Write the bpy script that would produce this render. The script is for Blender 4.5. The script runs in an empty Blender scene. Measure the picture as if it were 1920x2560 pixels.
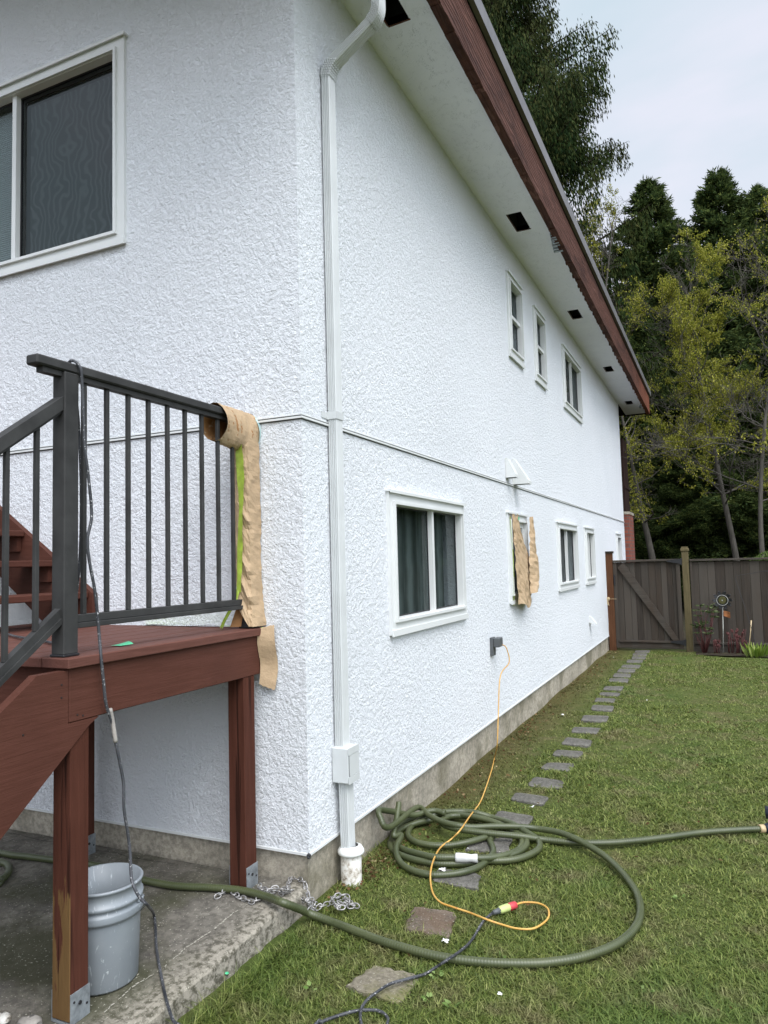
import bpy, math, random
import numpy as np
from mathutils import Vector, Matrix
R_ = math.radians
scn = bpy.context.scene
COL = scn.collection

# ------------------------------------------------------------------ camera
F, CX, CY = 1820.0, 960.0, 1280.0
def _n(v):
    v = np.array(v, float); return v/np.linalg.norm(v)
_Y = _n([1803-CX, 1385-CY, F]); _X = _n([-3000-CX, 1510-CY, F])
_X = -_n(_X-_X.dot(_Y)*_Y); _Z = np.cross(_X, _Y)
RW = np.array([_X, _Y, _Z])                    # camera axes (right, down, forward) -> world
CAM = np.array([1.886, -3.127, 1.6])
cd = bpy.data.cameras.new("camera"); cam = bpy.data.objects.new("camera", cd); COL.objects.link(cam)
cd.sensor_fit = 'VERTICAL'; cd.sensor_height = 36.0; cd.lens = F/2560*36.0
cd.clip_start = 0.05; cd.clip_end = 2000
m = Matrix.Identity(4)
for i in range(3):
    m[i][0] = RW[i][0]; m[i][1] = -RW[i][1]; m[i][2] = -RW[i][2]; m[i][3] = CAM[i]
cam.matrix_world = m
scn.camera = cam
def ray(px): return RW @ _n([px[0]-CX, px[1]-CY, F])
def onz(px, z): d = ray(px); return CAM+d*(z-CAM[2])/d[2]

# ------------------------------------------------------------------ world, sun, exposure
SUN_EL, SUN_AZ = 56.0, -42.0     # azimuth measured from +X towards +Y
w = bpy.data.worlds.new("World"); scn.world = w; w.use_nodes = True
nt = w.node_tree; nt.nodes.clear()
def wn(t, **k):
    n = nt.nodes.new(t)
    for a, b in k.items(): setattr(n, a, b)
    return n
out = wn('ShaderNodeOutputWorld'); bg = wn('ShaderNodeBackground'); sky = wn('ShaderNodeTexSky')
sky.sky_type = 'NISHITA'; sky.sun_disc = False; sky.sun_elevation = R_(SUN_EL)
sky.sun_rotation = R_(90-SUN_AZ); sky.air_density = 1.0; sky.dust_density = 2.0
bg.inputs['Strength'].default_value = 0.12
tc = wn('ShaderNodeTexCoord'); mp = wn('ShaderNodeMapping'); mp.inputs['Scale'].default_value = (1, 1, 2.2)
no = wn('ShaderNodeTexNoise'); no.inputs['Scale'].default_value = 1.7; no.inputs['Detail'].default_value = 5; no.inputs['Distortion'].default_value = .6
rp = wn('ShaderNodeValToRGB'); rp.color_ramp.elements[0].position = .38; rp.color_ramp.elements[1].position = .60
rp.color_ramp.elements[0].color = (3.75, 4.45, 4.95, 1); rp.color_ramp.elements[1].color = (4.95, 4.98, 5.6, 1)
mx = wn('ShaderNodeMix', data_type='RGBA'); mx.inputs['Factor'].default_value = .93
sep = wn('ShaderNodeVectorMath', operation='DOT_PRODUCT'); sep.inputs[1].default_value = (math.cos(R_(SUN_EL))*math.cos(R_(SUN_AZ)), math.cos(R_(SUN_EL))*math.sin(R_(SUN_AZ)), math.sin(R_(SUN_EL))); mr = wn('ShaderNodeMapRange')
mr.inputs['From Min'].default_value = .42; mr.inputs['From Max'].default_value = 1.0
mr.inputs['To Min'].default_value = 1.0; mr.inputs['To Max'].default_value = 4.0; mr.interpolation_type = 'SMOOTHSTEP'
mu = wn('ShaderNodeVectorMath', operation='SCALE')
L = nt.links.new
L(tc.outputs['Generated'], mp.inputs[0]); L(mp.outputs[0], no.inputs['Vector']); L(no.outputs['Fac'], rp.inputs[0])
L(tc.outputs['Generated'], sep.inputs[0]); L(sep.outputs['Value'], mr.inputs['Value'])
L(rp.outputs[0], mu.inputs[0]); L(mr.outputs[0], mu.inputs['Scale'])
L(sky.outputs[0], mx.inputs['A']); L(mu.outputs[0], mx.inputs['B']); L(mx.outputs['Result'], bg.inputs['Color']); L(bg.outputs[0], out.inputs[0])
sd = bpy.data.lights.new("sun", 'SUN'); sun = bpy.data.objects.new("sun", sd); COL.objects.link(sun)
sd.energy = 1.5; sd.angle = R_(35); sd.color = (1.0, .97, .93)
dv = Vector((math.cos(R_(SUN_EL))*math.cos(R_(SUN_AZ)), math.cos(R_(SUN_EL))*math.sin(R_(SUN_AZ)), math.sin(R_(SUN_EL))))
sun.rotation_euler = dv.to_track_quat('Z', 'Y').to_euler()
vs = scn.view_settings
vs.view_transform = 'Standard'; vs.look = 'None'; vs.exposure = 0.57; vs.gamma = 1.0; vs.use_curve_mapping = False
try:
    scn.cycles.max_bounces = 7; scn.cycles.transparent_max_bounces = 12; scn.cycles.use_denoising = True
except Exception: pass

# ------------------------------------------------------------------ helpers
rnd = random.Random(7)
class MB:
    """collects faces in world coordinates, built as one mesh object"""
    def __init__(s): s.v = []; s.f = []; s.sm = []
    def quad(s, a, b, c, d, smooth=False):
        i = len(s.v); s.v += [tuple(a), tuple(b), tuple(c), tuple(d)]; s.f.append((i, i+1, i+2, i+3)); s.sm.append(smooth)
    def poly(s, pts):
        i = len(s.v); s.v += [tuple(p) for p in pts]; s.f.append(tuple(range(i, i+len(pts)))); s.sm.append(False)
    def hexa(s, p):      # 8 points: bottom 4 ccw, top 4 ccw
        i = len(s.v); s.v += [tuple(q) for q in p]
        for q in ((3,2,1,0),(4,5,6,7),(0,1,5,4),(1,2,6,5),(2,3,7,6),(3,0,4,7)):
            s.f.append(tuple(i+k for k in q)); s.sm.append(False)
    def box(s, x0, x1, y0, y1, z0, z1):
        s.hexa([(x0,y0,z0),(x1,y0,z0),(x1,y1,z0),(x0,y1,z0),(x0,y0,z1),(x1,y0,z1),(x1,y1,z1),(x0,y1,z1)])
    def bbox(s, x0, x1, y0, y1, z0, z1, c=.004):   # box with chamfered edges
        X = (x0,x1); Y = (y0,y1); Z = (z0,z1)
        i = len(s.v); idx = {}
        for a in (0,1):
            for b in (0,1):
                for d in (0,1):
                    sx, sy, sz = (1,-1)[a], (1,-1)[b], (1,-1)[d]
                    for k,(ox,oy,oz) in enumerate(((0,c,c),(c,0,c),(c,c,0))):
                        idx[a,b,d,k] = len(s.v); s.v.append((X[a]+sx*ox, Y[b]+sy*oy, Z[d]+sz*oz))
        def q(*l): s.f.append(tuple(idx[t] for t in l)); s.sm.append(False)
        q((0,0,0,0),(0,0,1,0),(0,1,1,0),(0,1,0,0)); q((1,0,0,0),(1,1,0,0),(1,1,1,0),(1,0,1,0))
        q((0,0,0,1),(1,0,0,1),(1,0,1,1),(0,0,1,1)); q((0,1,0,1),(0,1,1,1),(1,1,1,1),(1,1,0,1))
        q((0,0,0,2),(0,1,0,2),(1,1,0,2),(1,0,0,2)); q((0,0,1,2),(1,0,1,2),(1,1,1,2),(0,1,1,2))
        for a in (0,1):
            for b in (0,1):
                q((a,b,0,0),(a,b,0,1),(a,b,1,1),(a,b,1,0))
                q((a,0,b,0),(a,0,b,2),(a,1,b,2),(a,1,b,0))
                q((0,a,b,1),(0,a,b,2),(1,a,b,2),(1,a,b,1))
                for d in (0,1): q((a,b,d,0),(a,b,d,1),(a,b,d,2))
    def bar(s, p, q, wdt, hgt, up=(0,0,1)):
        p = Vector(p); q = Vector(q); d = (q-p).normalized(); u = Vector(up); r = d.cross(u).normalized()*wdt/2; t = r.cross(d).normalized()*hgt/2
        s.hexa([p-r-t, p+r-t, q+r-t, q-r-t, p-r+t, p+r+t, q+r+t, q-r+t])
    def tube(s, pts, rad, n=8, caps=True, smooth=True):
        pts = [Vector(p) for p in pts]; N = len(pts)
        if not hasattr(rad, '__len__'): rad = [rad]*N
        i0 = len(s.v); t0 = (pts[1]-pts[0]).normalized()
        ref = Vector((0,0,1)) if abs(t0.z) < .9 else Vector((1,0,0))
        r = t0.cross(ref).normalized()
        for k in range(N):
            t = (pts[min(k+1,N-1)]-pts[max(k-1,0)])
            t = t.normalized() if t.length > 1e-9 else t0
            r = (r - t*r.dot(t))
            r = r.normalized() if r.length > 1e-6 else t.orthogonal().normalized()
            b = t.cross(r)
            for j in range(n):
                a = 2*math.pi*j/n; s.v.append(tuple(pts[k]+(r*math.cos(a)+b*math.sin(a))*rad[k]))
        for k in range(N-1):
            for j in range(n):
                a = i0+k*n+j; b_ = i0+k*n+(j+1)%n
                s.f.append((a, b_, b_+n, a+n)); s.sm.append(smooth)
        if caps:
            s.f.append(tuple(i0+j for j in range(n))[::-1]); s.sm.append(False)
            s.f.append(tuple(i0+(N-1)*n+j for j in range(n))); s.sm.append(False)
    def lathe(s, c, prof, n=32, smooth=True):      # prof: list of (r, z)
        i0 = len(s.v)
        for r, z in prof:
            for j in range(n):
                a = 2*math.pi*j/n; s.v.append((c[0]+r*math.cos(a), c[1]+r*math.sin(a), c[2]+z))
        for k in range(len(prof)-1):
            for j in range(n):
                a = i0+k*n+j; b_ = i0+k*n+(j+1)%n; s.f.append((a, b_, b_+n, a+n)); s.sm.append(smooth)
    def grid(s, fn, nu, nv, smooth=True):
        i0 = len(s.v)
        for i in range(nu+1):
            for j in range(nv+1): s.v.append(tuple(fn(i/nu, j/nv)))
        for i in range(nu):
            for j in range(nv):
                a = i0+i*(nv+1)+j; s.f.append((a, a+nv+1, a+nv+2, a+1)); s.sm.append(smooth)
    def prism(s, pts, off):                         # pts polygon, extruded by vector off
        o = Vector(off); A = [Vector(p) for p in pts]; B = [p+o for p in A]; n = len(A)
        s.poly(A[::-1]); s.poly(B)
        for i in range(n): s.quad(A[i], A[(i+1)%n], B[(i+1)%n], B[i])
    def blob(s, c, r, seed=0, sq=(1,1,1), nu=8, nv=6):
        q = random.Random(seed); i0 = len(s.v)
        for i in range(nv+1):
            th = math.pi*i/nv
            for j in range(nu):
                a = 2*math.pi*j/nu; k = r*(1+q.uniform(-.25,.25)) if 0 < i < nv else r
                s.v.append((c[0]+k*sq[0]*math.sin(th)*math.cos(a), c[1]+k*sq[1]*math.sin(th)*math.sin(a), c[2]+k*sq[2]*math.cos(th)))
        for i in range(nv):
            for j in range(nu):
                a = i0+i*nu+j; b = i0+i*nu+(j+1)%nu; s.f.append((a, a+nu, b+nu, b)); s.sm.append(False)
    def build(s, name, mat, parent=None, orient=True):
        me = bpy.data.meshes.new(name); o = Vector((0,0,0))
        if parent is not None: o = world_loc(parent)
        me.from_pydata([(v[0]-o.x, v[1]-o.y, v[2]-o.z) for v in s.v], [], s.f)
        me.materials.append(mat); me.polygons.foreach_set('use_smooth', s.sm)
        if orient:
            import bmesh
            bm = bmesh.new(); bm.from_mesh(me); bmesh.ops.recalc_face_normals(bm, faces=bm.faces); bm.to_mesh(me); bm.free()
        me.update()
        ob = bpy.data.objects.new(name, me); COL.objects.link(ob)
        if parent is not None: ob.parent = parent
        return ob
def world_loc(o):
    v = Vector((0,0,0))
    while o is not None: v = v+o.location; o = o.parent
    return v
def tag(o, label=None, cat=None, group=None, kind=None):
    if label: o['label'] = label
    if cat: o['category'] = cat
    if group: o['group'] = group
    if kind: o['kind'] = kind
    return o
def thing(name, loc, label, cat, group=None):
    o = bpy.data.objects.new(name, None); o.empty_display_size = .1; o.location = loc; COL.objects.link(o)
    return tag(o, label, cat, group)
def solo(name, mb, mat, label, cat, group=None, orient=True):
    """a one-mesh thing with its origin at its base"""
    v = np.array(mb.v); c = (v.min(0)+v.max(0))/2; c[2] = v.min(0)[2]
    mb.v = [tuple(np.array(p)-c) for p in mb.v]
    o = mb.build(name, mat, None, orient); o.location = tuple(c)
    return tag(o, label, cat, group)
def spline(pts, step=.02):
    """Catmull-Rom through 3D points"""
    P = [Vector(p) for p in pts]; P = [P[0]*2-P[1]]+P+[P[-1]*2-P[-2]]; o = []
    for i in range(1, len(P)-2):
        n = max(2, int((P[i+1]-P[i]).length/step))
        for k in range(n):
            t = k/n; a, b, c, d = P[i-1], P[i], P[i+1], P[i+2]
            o.append(.5*((2*b)+(c-a)*t+(2*a-5*b+4*c-d)*t*t+(3*b-a-3*c+d)*t**3))
    o.append(P[-2]); return o

# ------------------------------------------------------------------ materials
class NT:
    def __init__(s, name):
        s.m = bpy.data.materials.new(name); s.m.use_nodes = True; s.t = s.m.node_tree
        s.b = s.t.nodes['Principled BSDF']; s.out = s.t.nodes['Material Output']
        s.co = s.n('ShaderNodeTexCoord').outputs['Object']
    def n(s, typ, **k):
        q = s.t.nodes.new(typ)
        for a, b in k.items(): setattr(q, a, b)
        return q
    def l(s, a, b): s.t.links.new(a, b)
    def val(s, sock, v):
        if hasattr(v, 'links') or hasattr(v, 'is_linked'): s.l(v, sock)
        else: sock.default_value = v
    def mapping(s, sc=(1,1,1), rot=(0,0,0), src=None, loc=(0,0,0)):
        q = s.n('ShaderNodeMapping'); q.inputs['Scale'].default_value = sc; q.inputs['Rotation'].default_value = rot; q.inputs['Location'].default_value = loc
        s.l(src or s.co, q.inputs[0]); return q.outputs[0]
    def noise(s, scale, detail=4, rough=.55, src=None, dist=0.0):
        q = s.n('ShaderNodeTexNoise'); q.inputs['Scale'].default_value = scale; q.inputs['Detail'].default_value = detail
        q.inputs['Roughness'].default_value = rough; q.inputs['Distortion'].default_value = dist; s.l(src or s.co, q.inputs['Vector']); return q.outputs['Fac']
    def voro(s, scale, feat='F1', src=None, rand=1.0, out='Distance'):
        q = s.n('ShaderNodeTexVoronoi', feature=feat); q.inputs['Scale'].default_value = scale; s.l(src or s.co, q.inputs['Vector']); return q.outputs[out]
    def ramp(s, fac, stops, interp='LINEAR'):
        q = s.n('ShaderNodeValToRGB'); cr = q.color_ramp; cr.interpolation = interp
        while len(cr.elements) < len(stops): cr.elements.new(.5)
        for e, (p, c) in zip(cr.elements, stops):
            e.position = p; e.color = (c, c, c, 1) if not hasattr(c, '__len__') else (*c, 1)
        s.l(fac, q.inputs[0]); return q.outputs[0]
    def mix(s, fac, a, b, mode='MIX'):
        q = s.n('ShaderNodeMix', data_type='RGBA', blend_type=mode)
        for nm, v in (('Factor', fac), ('A', a), ('B', b)):
            sk = q.inputs[nm]
            if nm != 'Factor' and isinstance(v, tuple): v = (*v, 1) if len(v) == 3 else v
            s.val(sk, v)
        return q.outputs['Result']
    def math(s, op, a, b=0.0):
        q = s.n('ShaderNodeMath', operation=op); s.val(q.inputs[0], a); s.val(q.inputs[1], b); return q.outputs[0]
    def bump(s, h, strength=.5, dist=.01, normal=None):
        q = s.n('ShaderNodeBump'); q.inputs['Strength'].default_value = strength; q.inputs['Distance'].default_value = dist
        s.l(h, q.inputs['Height'])
        if normal is not None: s.l(normal, q.inputs['Normal'])
        return q.outputs[0]
    def fin(s, col, rough=.6, normal=None, metal=0.0, spec=None):
        if isinstance(col, tuple): col = (*col, 1)
        s.val(s.b.inputs['Base Color'], col); s.val(s.b.inputs['Roughness'], rough); s.b.inputs['Metallic'].default_value = metal
        if spec is not None: s.b.inputs['Specular IOR Level'].default_value = spec
        if normal is not None: s.l(normal, s.b.inputs['Normal'])
        return s.m
    def island(s):
        return s.n('ShaderNodeNewGeometry').outputs['Random Per Island']

def m_stucco():
    t = NT('stucco'); wv = t.mapping((1,1,1))
    w0 = t.noise(30, 2, .5)
    warp = t.n('ShaderNodeMix', data_type='RGBA'); 
    q = t.n('ShaderNodeVectorMath', operation='SCALE'); nn = t.n('ShaderNodeTexNoise'); nn.inputs['Scale'].default_value = 45; nn.inputs['Detail'].default_value = 3; t.l(t.co, nn.inputs['Vector'])
    t.l(nn.outputs['Color'], q.inputs[0]); q.inputs['Scale'].default_value = .020
    ad = t.n('ShaderNodeVectorMath', operation='ADD'); t.l(t.co, ad.inputs[0]); t.l(q.outputs[0], ad.inputs[1]); wc = ad.outputs[0]
    v2 = t.noise(34, 5, .62, wc, .2); v4 = t.noise(74, 3, .55, wc, .1); v3 = t.noise(170, 2, .5)
    big = t.noise(1.6, 4, .6)
    h = t.math('MULTIPLY', t.ramp(v2, [(.41,0.0),(.475,1.0),(.54,1.05),(.60,1.9)]), .55)
    h = t.math('ADD', h, t.math('MULTIPLY', t.ramp(v4, [(.42,0.0),(.56,1.0)]), .42))
    h = t.math('ADD', h, t.math('MULTIPLY', v3, .12))
    h = t.math('MULTIPLY', h, t.ramp(big, [(.35,.8),(.65,1.0)]))
    cav = t.ramp(t.noise(.8, 5, .6), [(.35,(.765,.79,.815)),(.65,(.815,.835,.86))])
    return t.fin(cav, .85, t.bump(h, .8, .0085), spec=.10)
def m_flat(name, c, rough=.5, metal=0.0, bump=0, var=.06, sc=20, spec=None):
    t = NT(name); n_ = t.noise(sc, 4); lo = tuple(max(0, x*(1-var)) for x in c); hi = tuple(min(1, x*(1+var)) for x in c)
    col = t.ramp(n_, [(.3, lo), (.7, hi)])
    nb = t.bump(t.noise(sc*8, 3), bump, .003) if bump else None
    return t.fin(col, rough, nb, metal, spec)
def m_wood(name, c1, c2, axis='y', rough=.55, grain=60, bump=.25, wear=None, island=.0, wearh=None, crack=0):
    t = NT(name); st = {'x': (.06,1,1), 'y': (1,.06,1), 'z': (1,1,.06)}[axis]
    src = t.co
    if island:
        q = t.n('ShaderNodeCombineXYZ'); r = t.math('MULTIPLY', t.island(), 37.0); t.l(r, q.inputs[0]); t.l(r, q.inputs[1]); t.l(r, q.inputs[2])
        ad = t.n('ShaderNodeVectorMath', operation='ADD'); t.l(t.co, ad.inputs[0]); t.l(q.outputs[0], ad.inputs[1]); src = ad.outputs[0]
    mp_ = t.mapping(st, src=src); g = t.noise(grain, 6, .65, mp_, .4); big = t.noise(3.5, 4, .6, src)
    col = t.mix(t.ramp(g, [(.3,0.),(.75,1.)]), c1, c2)
    col = t.mix(t.math('MULTIPLY', t.ramp(big, [(.4,0.),(.7,1.)]), .35), col, tuple(x*.62 for x in c1))
    if island: col = t.mix(t.math('MULTIPLY', t.island(), island), col, tuple(min(1, x*1.9+.012) for x in c2))
    if crack:
        ck = t.ramp(t.noise(28, 3, .5, t.mapping({'x': (.03,1,1), 'y': (1,.03,1), 'z': (1,1,.03)}[axis], src=src), .2), [(.60,0.),(.64,1.)]); col = t.mix(t.math('MULTIPLY', ck, crack), col, tuple(x*.25 for x in c1)); g = t.math('SUBTRACT', g, ck)
    if wear is not None:
        sp = t.n('ShaderNodeSeparateXYZ'); t.l(t.co, sp.inputs[0])
        wm = t.math('ADD', t.math('MULTIPLY', t.noise(38, 5, .6, t.mapping((1,1,.12))), 1.0), t.math('MULTIPLY', sp.outputs['Z'], wearh[1]))
        nn_ = t.n('ShaderNodeSeparateXYZ'); t.l(t.co, nn_.inputs[0]); ge = t.n('ShaderNodeNewGeometry'); n2 = t.n('ShaderNodeSeparateXYZ'); t.l(ge.outputs['True Normal'], n2.inputs[0])
        fy = t.ramp(t.math('MULTIPLY', n2.outputs['Y'], -1.0), [(.4,0.),(.6,.8)])
        wear2 = t.mix(t.noise(24, 5, .7, t.mapping((1,1,.15))), tuple(x*.45 for x in wear), wear)
        col = t.mix(t.math('MULTIPLY', fy, t.ramp(wm, [(wearh[0]-.02,1.),(wearh[0]+.03,0.)])), col, wear2)
    return t.fin(col, rough+.12, t.bump(g, bump, .006), spec=.14)
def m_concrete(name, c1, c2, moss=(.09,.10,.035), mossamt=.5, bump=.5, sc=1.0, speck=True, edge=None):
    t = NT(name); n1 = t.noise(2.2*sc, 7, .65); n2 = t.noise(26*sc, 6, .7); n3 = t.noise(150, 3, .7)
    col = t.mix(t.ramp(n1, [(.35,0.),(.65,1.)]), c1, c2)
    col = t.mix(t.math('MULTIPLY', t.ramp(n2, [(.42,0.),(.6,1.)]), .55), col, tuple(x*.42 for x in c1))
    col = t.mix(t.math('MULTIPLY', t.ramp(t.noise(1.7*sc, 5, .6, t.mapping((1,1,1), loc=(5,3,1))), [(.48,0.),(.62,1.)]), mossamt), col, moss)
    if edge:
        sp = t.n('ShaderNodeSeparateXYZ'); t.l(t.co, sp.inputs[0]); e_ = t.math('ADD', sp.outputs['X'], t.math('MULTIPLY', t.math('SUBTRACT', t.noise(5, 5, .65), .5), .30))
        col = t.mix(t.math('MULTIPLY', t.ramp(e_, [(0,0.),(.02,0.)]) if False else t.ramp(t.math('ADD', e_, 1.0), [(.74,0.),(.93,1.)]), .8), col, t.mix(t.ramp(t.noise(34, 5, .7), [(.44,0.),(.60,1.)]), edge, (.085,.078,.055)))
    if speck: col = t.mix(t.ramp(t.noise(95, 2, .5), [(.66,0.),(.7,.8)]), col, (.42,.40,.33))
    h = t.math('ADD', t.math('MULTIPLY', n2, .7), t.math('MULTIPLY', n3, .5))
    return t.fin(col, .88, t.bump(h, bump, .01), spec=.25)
M = {}
M['stucco'] = m_stucco()
def m_soffit():
    t = NT('soffit_paint'); a = t.noise(7, 4, .6, t.mapping((1,.8,1)), 2.5); b = t.noise(30, 3, .5, t.mapping((2.5,.5,1)), 1.5)
    ln = t.ramp(b, [(.485,0.),(.50,1.),(.515,0.)]); msk = t.ramp(a, [(.5,0.),(.56,1.)])
    h = t.math('MULTIPLY', ln, msk)
    col = t.ramp(t.noise(2, 3), [(.3,(.78,.78,.85)),(.7,(.84,.84,.90))])
    col = t.mix(t.math('MULTIPLY', h, .5), col, (.34,.37,.38))
    h2 = t.math('ADD', h, t.math('MULTIPLY', t.noise(90, 3), .15))
    return t.fin(col, .7, t.bump(h2, .5, .006))
M['soffit'] = m_soffit()
M['vinyl'] = m_flat('white_vinyl', (.70,.715,.70), .35, var=.03, sc=3)
M['spout'] = m_flat('painted_aluminium', (.56,.58,.575), .38, var=.06, sc=5, bump=.06)
M['pvc'] = m_flat('white_plastic', (.78,.79,.76), .4, var=.04)
def m_dirtypvc():
    t = NT('dirty_white_pvc'); col = t.ramp(t.noise(18, 6, .7), [(.37,(.16,.13,.09)),(.44,(.50,.46,.39)),(.53,(.68,.67,.62))])
    return t.fin(col, .6)
M['dpvc'] = m_dirtypvc()
M['red'] = m_wood('red_brown_stain', (.078,.029,.019), (.106,.041,.029), 'y', .55, 70, .35)
M['redz'] = m_wood('red_brown_stain_post', (.060,.020,.012), (.094,.033,.021), 'z', .65, 40, .5, crack=.7)
M['redzw'] = m_wood('worn_red_brown_stain', (.060,.020,.012), (.094,.033,.021), 'z', .65, 40, .5, crack=.7, wear=(.20,.12,.045), wearh=(.64,.55))
M['redx'] = m_wood('red_brown_stain_tread', (.078,.029,.019), (.106,.041,.029), 'x', .55, 70, .35)
M['deck'] = m_wood('red_brown_deck_boards', (.102,.042,.031), (.142,.061,.047), 'y', .5, 60, .35, island=.06)
def m_fascia():
    t = NT('weathered_red_fascia'); mp_ = t.mapping((1,.07,1)); g = t.noise(30, 7, .7, mp_, 1.2)
    wv = t.n('ShaderNodeTexWave', wave_type='BANDS', bands_direction='Z'); wv.inputs['Scale'].default_value = 9; wv.inputs['Distortion'].default_value = 9; wv.inputs['Detail'].default_value = 3
    wv.inputs['Detail Scale'].default_value = 1.2; t.l(t.mapping((1,.16,1)), wv.inputs['Vector'])
    col = t.mix(t.ramp(g, [(.3,0.),(.7,1.)]), (.045,.020,.014), (.118,.050,.035))
    col = t.mix(t.math('MULTIPLY', t.ramp(wv.outputs['Fac'], [(.75,0.),(.95,1.)]), .55), col, (.19,.095,.072))
    col = t.mix(t.math('MULTIPLY', t.ramp(t.noise(1.6, 5, .65, t.mapping((1,.8,3))), [(.5,0.),(.66,1.)]), .75), col, (.030,.014,.012))
    sp = t.n('ShaderNodeSeparateXYZ'); t.l(t.co, sp.inputs[0])
    col = t.mix(t.ramp(t.math('ADD', t.math('MULTIPLY', sp.outputs['Y'], .09), t.math('MULTIPLY', t.noise(2.5, 4), .3)), [(.6,0.),(.95,.75)]), col, (.27,.095,.055))
    h = t.math('ADD', g, t.math('MULTIPLY', wv.outputs['Fac'], .6))
    return t.fin(col, .75, t.bump(h, .8, .015), spec=.12)
M['fascia'] = m_fascia()
M['roofmetal'] = m_flat('grey_roof_edge', (.155,.15,.155), .45, var=.2, sc=6)
M['roof'] = m_flat('dark_shingles', (.05,.05,.05), .9, bump=.5)
M['rail'] = m_flat('charcoal_metal', (.038,.038,.037), .62, var=.3, sc=9, bump=.05, spec=.22)
M['black'] = m_flat('black_metal', (.012,.012,.014), .45)
M['dark'] = m_flat('dark_cavity', (.006,.006,.008), .9)
M['room'] = m_flat('room_interior', (.035,.04,.038), .9)
M['curtain'] = None
def m_curtain(name, c1, c2, axis, sc):
    t = NT(name); wv = t.n('ShaderNodeTexWave', wave_type='BANDS', bands_direction=axis); wv.inputs['Scale'].default_value = sc; wv.inputs['Distortion'].default_value = 1.5
    t.l(t.co, wv.inputs['Vector']); return t.fin(t.mix(wv.outputs['Fac'], c1, c2), .8, t.bump(wv.outputs['Fac'], .6, .02))
M['curtain'] = m_curtain('green_curtain', (.10,.118,.105), (.30,.335,.31), 'Y', 5)
M['gblind'] = m_curtain('green_blind', (.12,.17,.155), (.19,.25,.23), 'Z', 18)
M['blind'] = m_curtain('grey_blind', (.55,.60,.59), (.70,.75,.74), 'Z', 22)
def m_glass(name, tint=(.50,.545,.55), refl=.22):
    t = NT(name); tr = t.n('ShaderNodeBsdfTransparent'); tr.inputs[0].default_value = (*tint, 1); gl = t.n('ShaderNodeBsdfGlossy'); gl.inputs['Roughness'].default_value = .02
    gl.inputs['Color'].default_value = (.90,.95,.95,1); lw = t.n('ShaderNodeLayerWeight'); lw.inputs['Blend'].default_value = .35
    f_ = t.math('ADD', t.math('MULTIPLY', lw.outputs['Fresnel'], .24), refl*.22); ms = t.n('ShaderNodeMixShader'); t.l(f_, ms.inputs[0]); t.l(tr.outputs[0], ms.inputs[1]); t.l(gl.outputs[0], ms.inputs[2])
    t.l(ms.outputs[0], t.out.inputs['Surface']); return t.m
M['glass'] = m_glass('window_glass')
def m_screen():
    t = NT('insect_screen'); q = t.noise(2.2, 3, .5, t.mapping((1,1,1)), 1.2)
    wv = t.n('ShaderNodeTexWave', wave_type='BANDS', bands_direction='X'); wv.inputs['Scale'].default_value = 6.0; wv.inputs['Distortion'].default_value = 22; wv.inputs['Detail'].default_value = 2.0; wv.inputs['Detail Scale'].default_value = .7
    t.l(t.co, wv.inputs['Vector']); col = t.mix(t.ramp(wv.outputs['Fac'], [(.45,0.),(.95,1.)]), (.058,.062,.064), (.135,.142,.143))
    return t.fin(col, .45)
M['screen'] = m_screen()
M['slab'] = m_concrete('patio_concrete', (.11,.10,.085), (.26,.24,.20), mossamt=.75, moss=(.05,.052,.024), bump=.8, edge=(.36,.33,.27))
M['slabedge'] = M['slab']
M['found'] = m_concrete('foundation_concrete', (.33,.30,.24), (.50,.45,.36), mossamt=.6, moss=(.11,.10,.055), speck=False, sc=1.3)
M['stone'] = m_concrete('stepping_stone', (.095,.09,.078), (.185,.175,.155), mossamt=.35, sc=2.0, moss=(.08,.085,.035))
M['stoneold'] = m_concrete('mossy_stepping_stone', (.17,.15,.11), (.27,.24,.18), mossamt=.6, sc=2.5, moss=(.13,.13,.03))
M['stonedirt'] = m_concrete('dirt_covered_stone', (.10,.078,.058), (.20,.16,.125), mossamt=.5, sc=3.0, moss=(.12,.075,.045))
def m_ribbed(name, c1, c2, sc, rough=.5, speck=None):
    t = NT(name); col = t.mix(t.ramp(t.noise(9, 4), [(.35,0.),(.65,1.)]), c1, c2)
    if speck: col = t.mix(t.ramp(t.noise(120, 2, .6), [(.62,0.),(.68,1.)]), col, speck)
    n_ = t.noise(sc, 2); return t.fin(col, rough, t.bump(n_, .15, .004))
M['cord'] = m_ribbed('black_rubber_cord', (.022,.024,.028), (.06,.063,.07), 60, .5, (.42,.42,.42))
M['ocord'] = m_ribbed('orange_cord', (.50,.27,.05), (.62,.38,.10), 60, .5, (.42,.12,.05))
M['galv'] = m_flat('galvanised_steel', (.30,.33,.35), .5, .55, var=.35, sc=30, bump=.1)
M['chain'] = m_flat('steel_chain', (.36,.35,.34), .42, .6, var=.35, sc=60)
M['grey'] = m_flat('dark_grey_plastic', (.085,.092,.095), .5, var=.15)
def m_bucket():
    t = NT('bucket_plastic'); c = t.ramp(t.noise(6, 4), [(.3,(.20,.225,.245)),(.7,(.26,.285,.30))])
    c = t.mix(t.ramp(t.noise(16, 6, .75, t.mapping((2.6,2.6,.7)), 1.5), [(.60,0.),(.66,.85)]), c, (.52,.56,.58))
    c = t.mix(t.ramp(t.noise(34, 3, .7), [(.72,0.),(.75,.8)]), c, (.58,.62,.62))
    return t.fin(c, .42, t.bump(t.noise(20, 4), .08, .004))
M['bucket'] = m_bucket()
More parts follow.
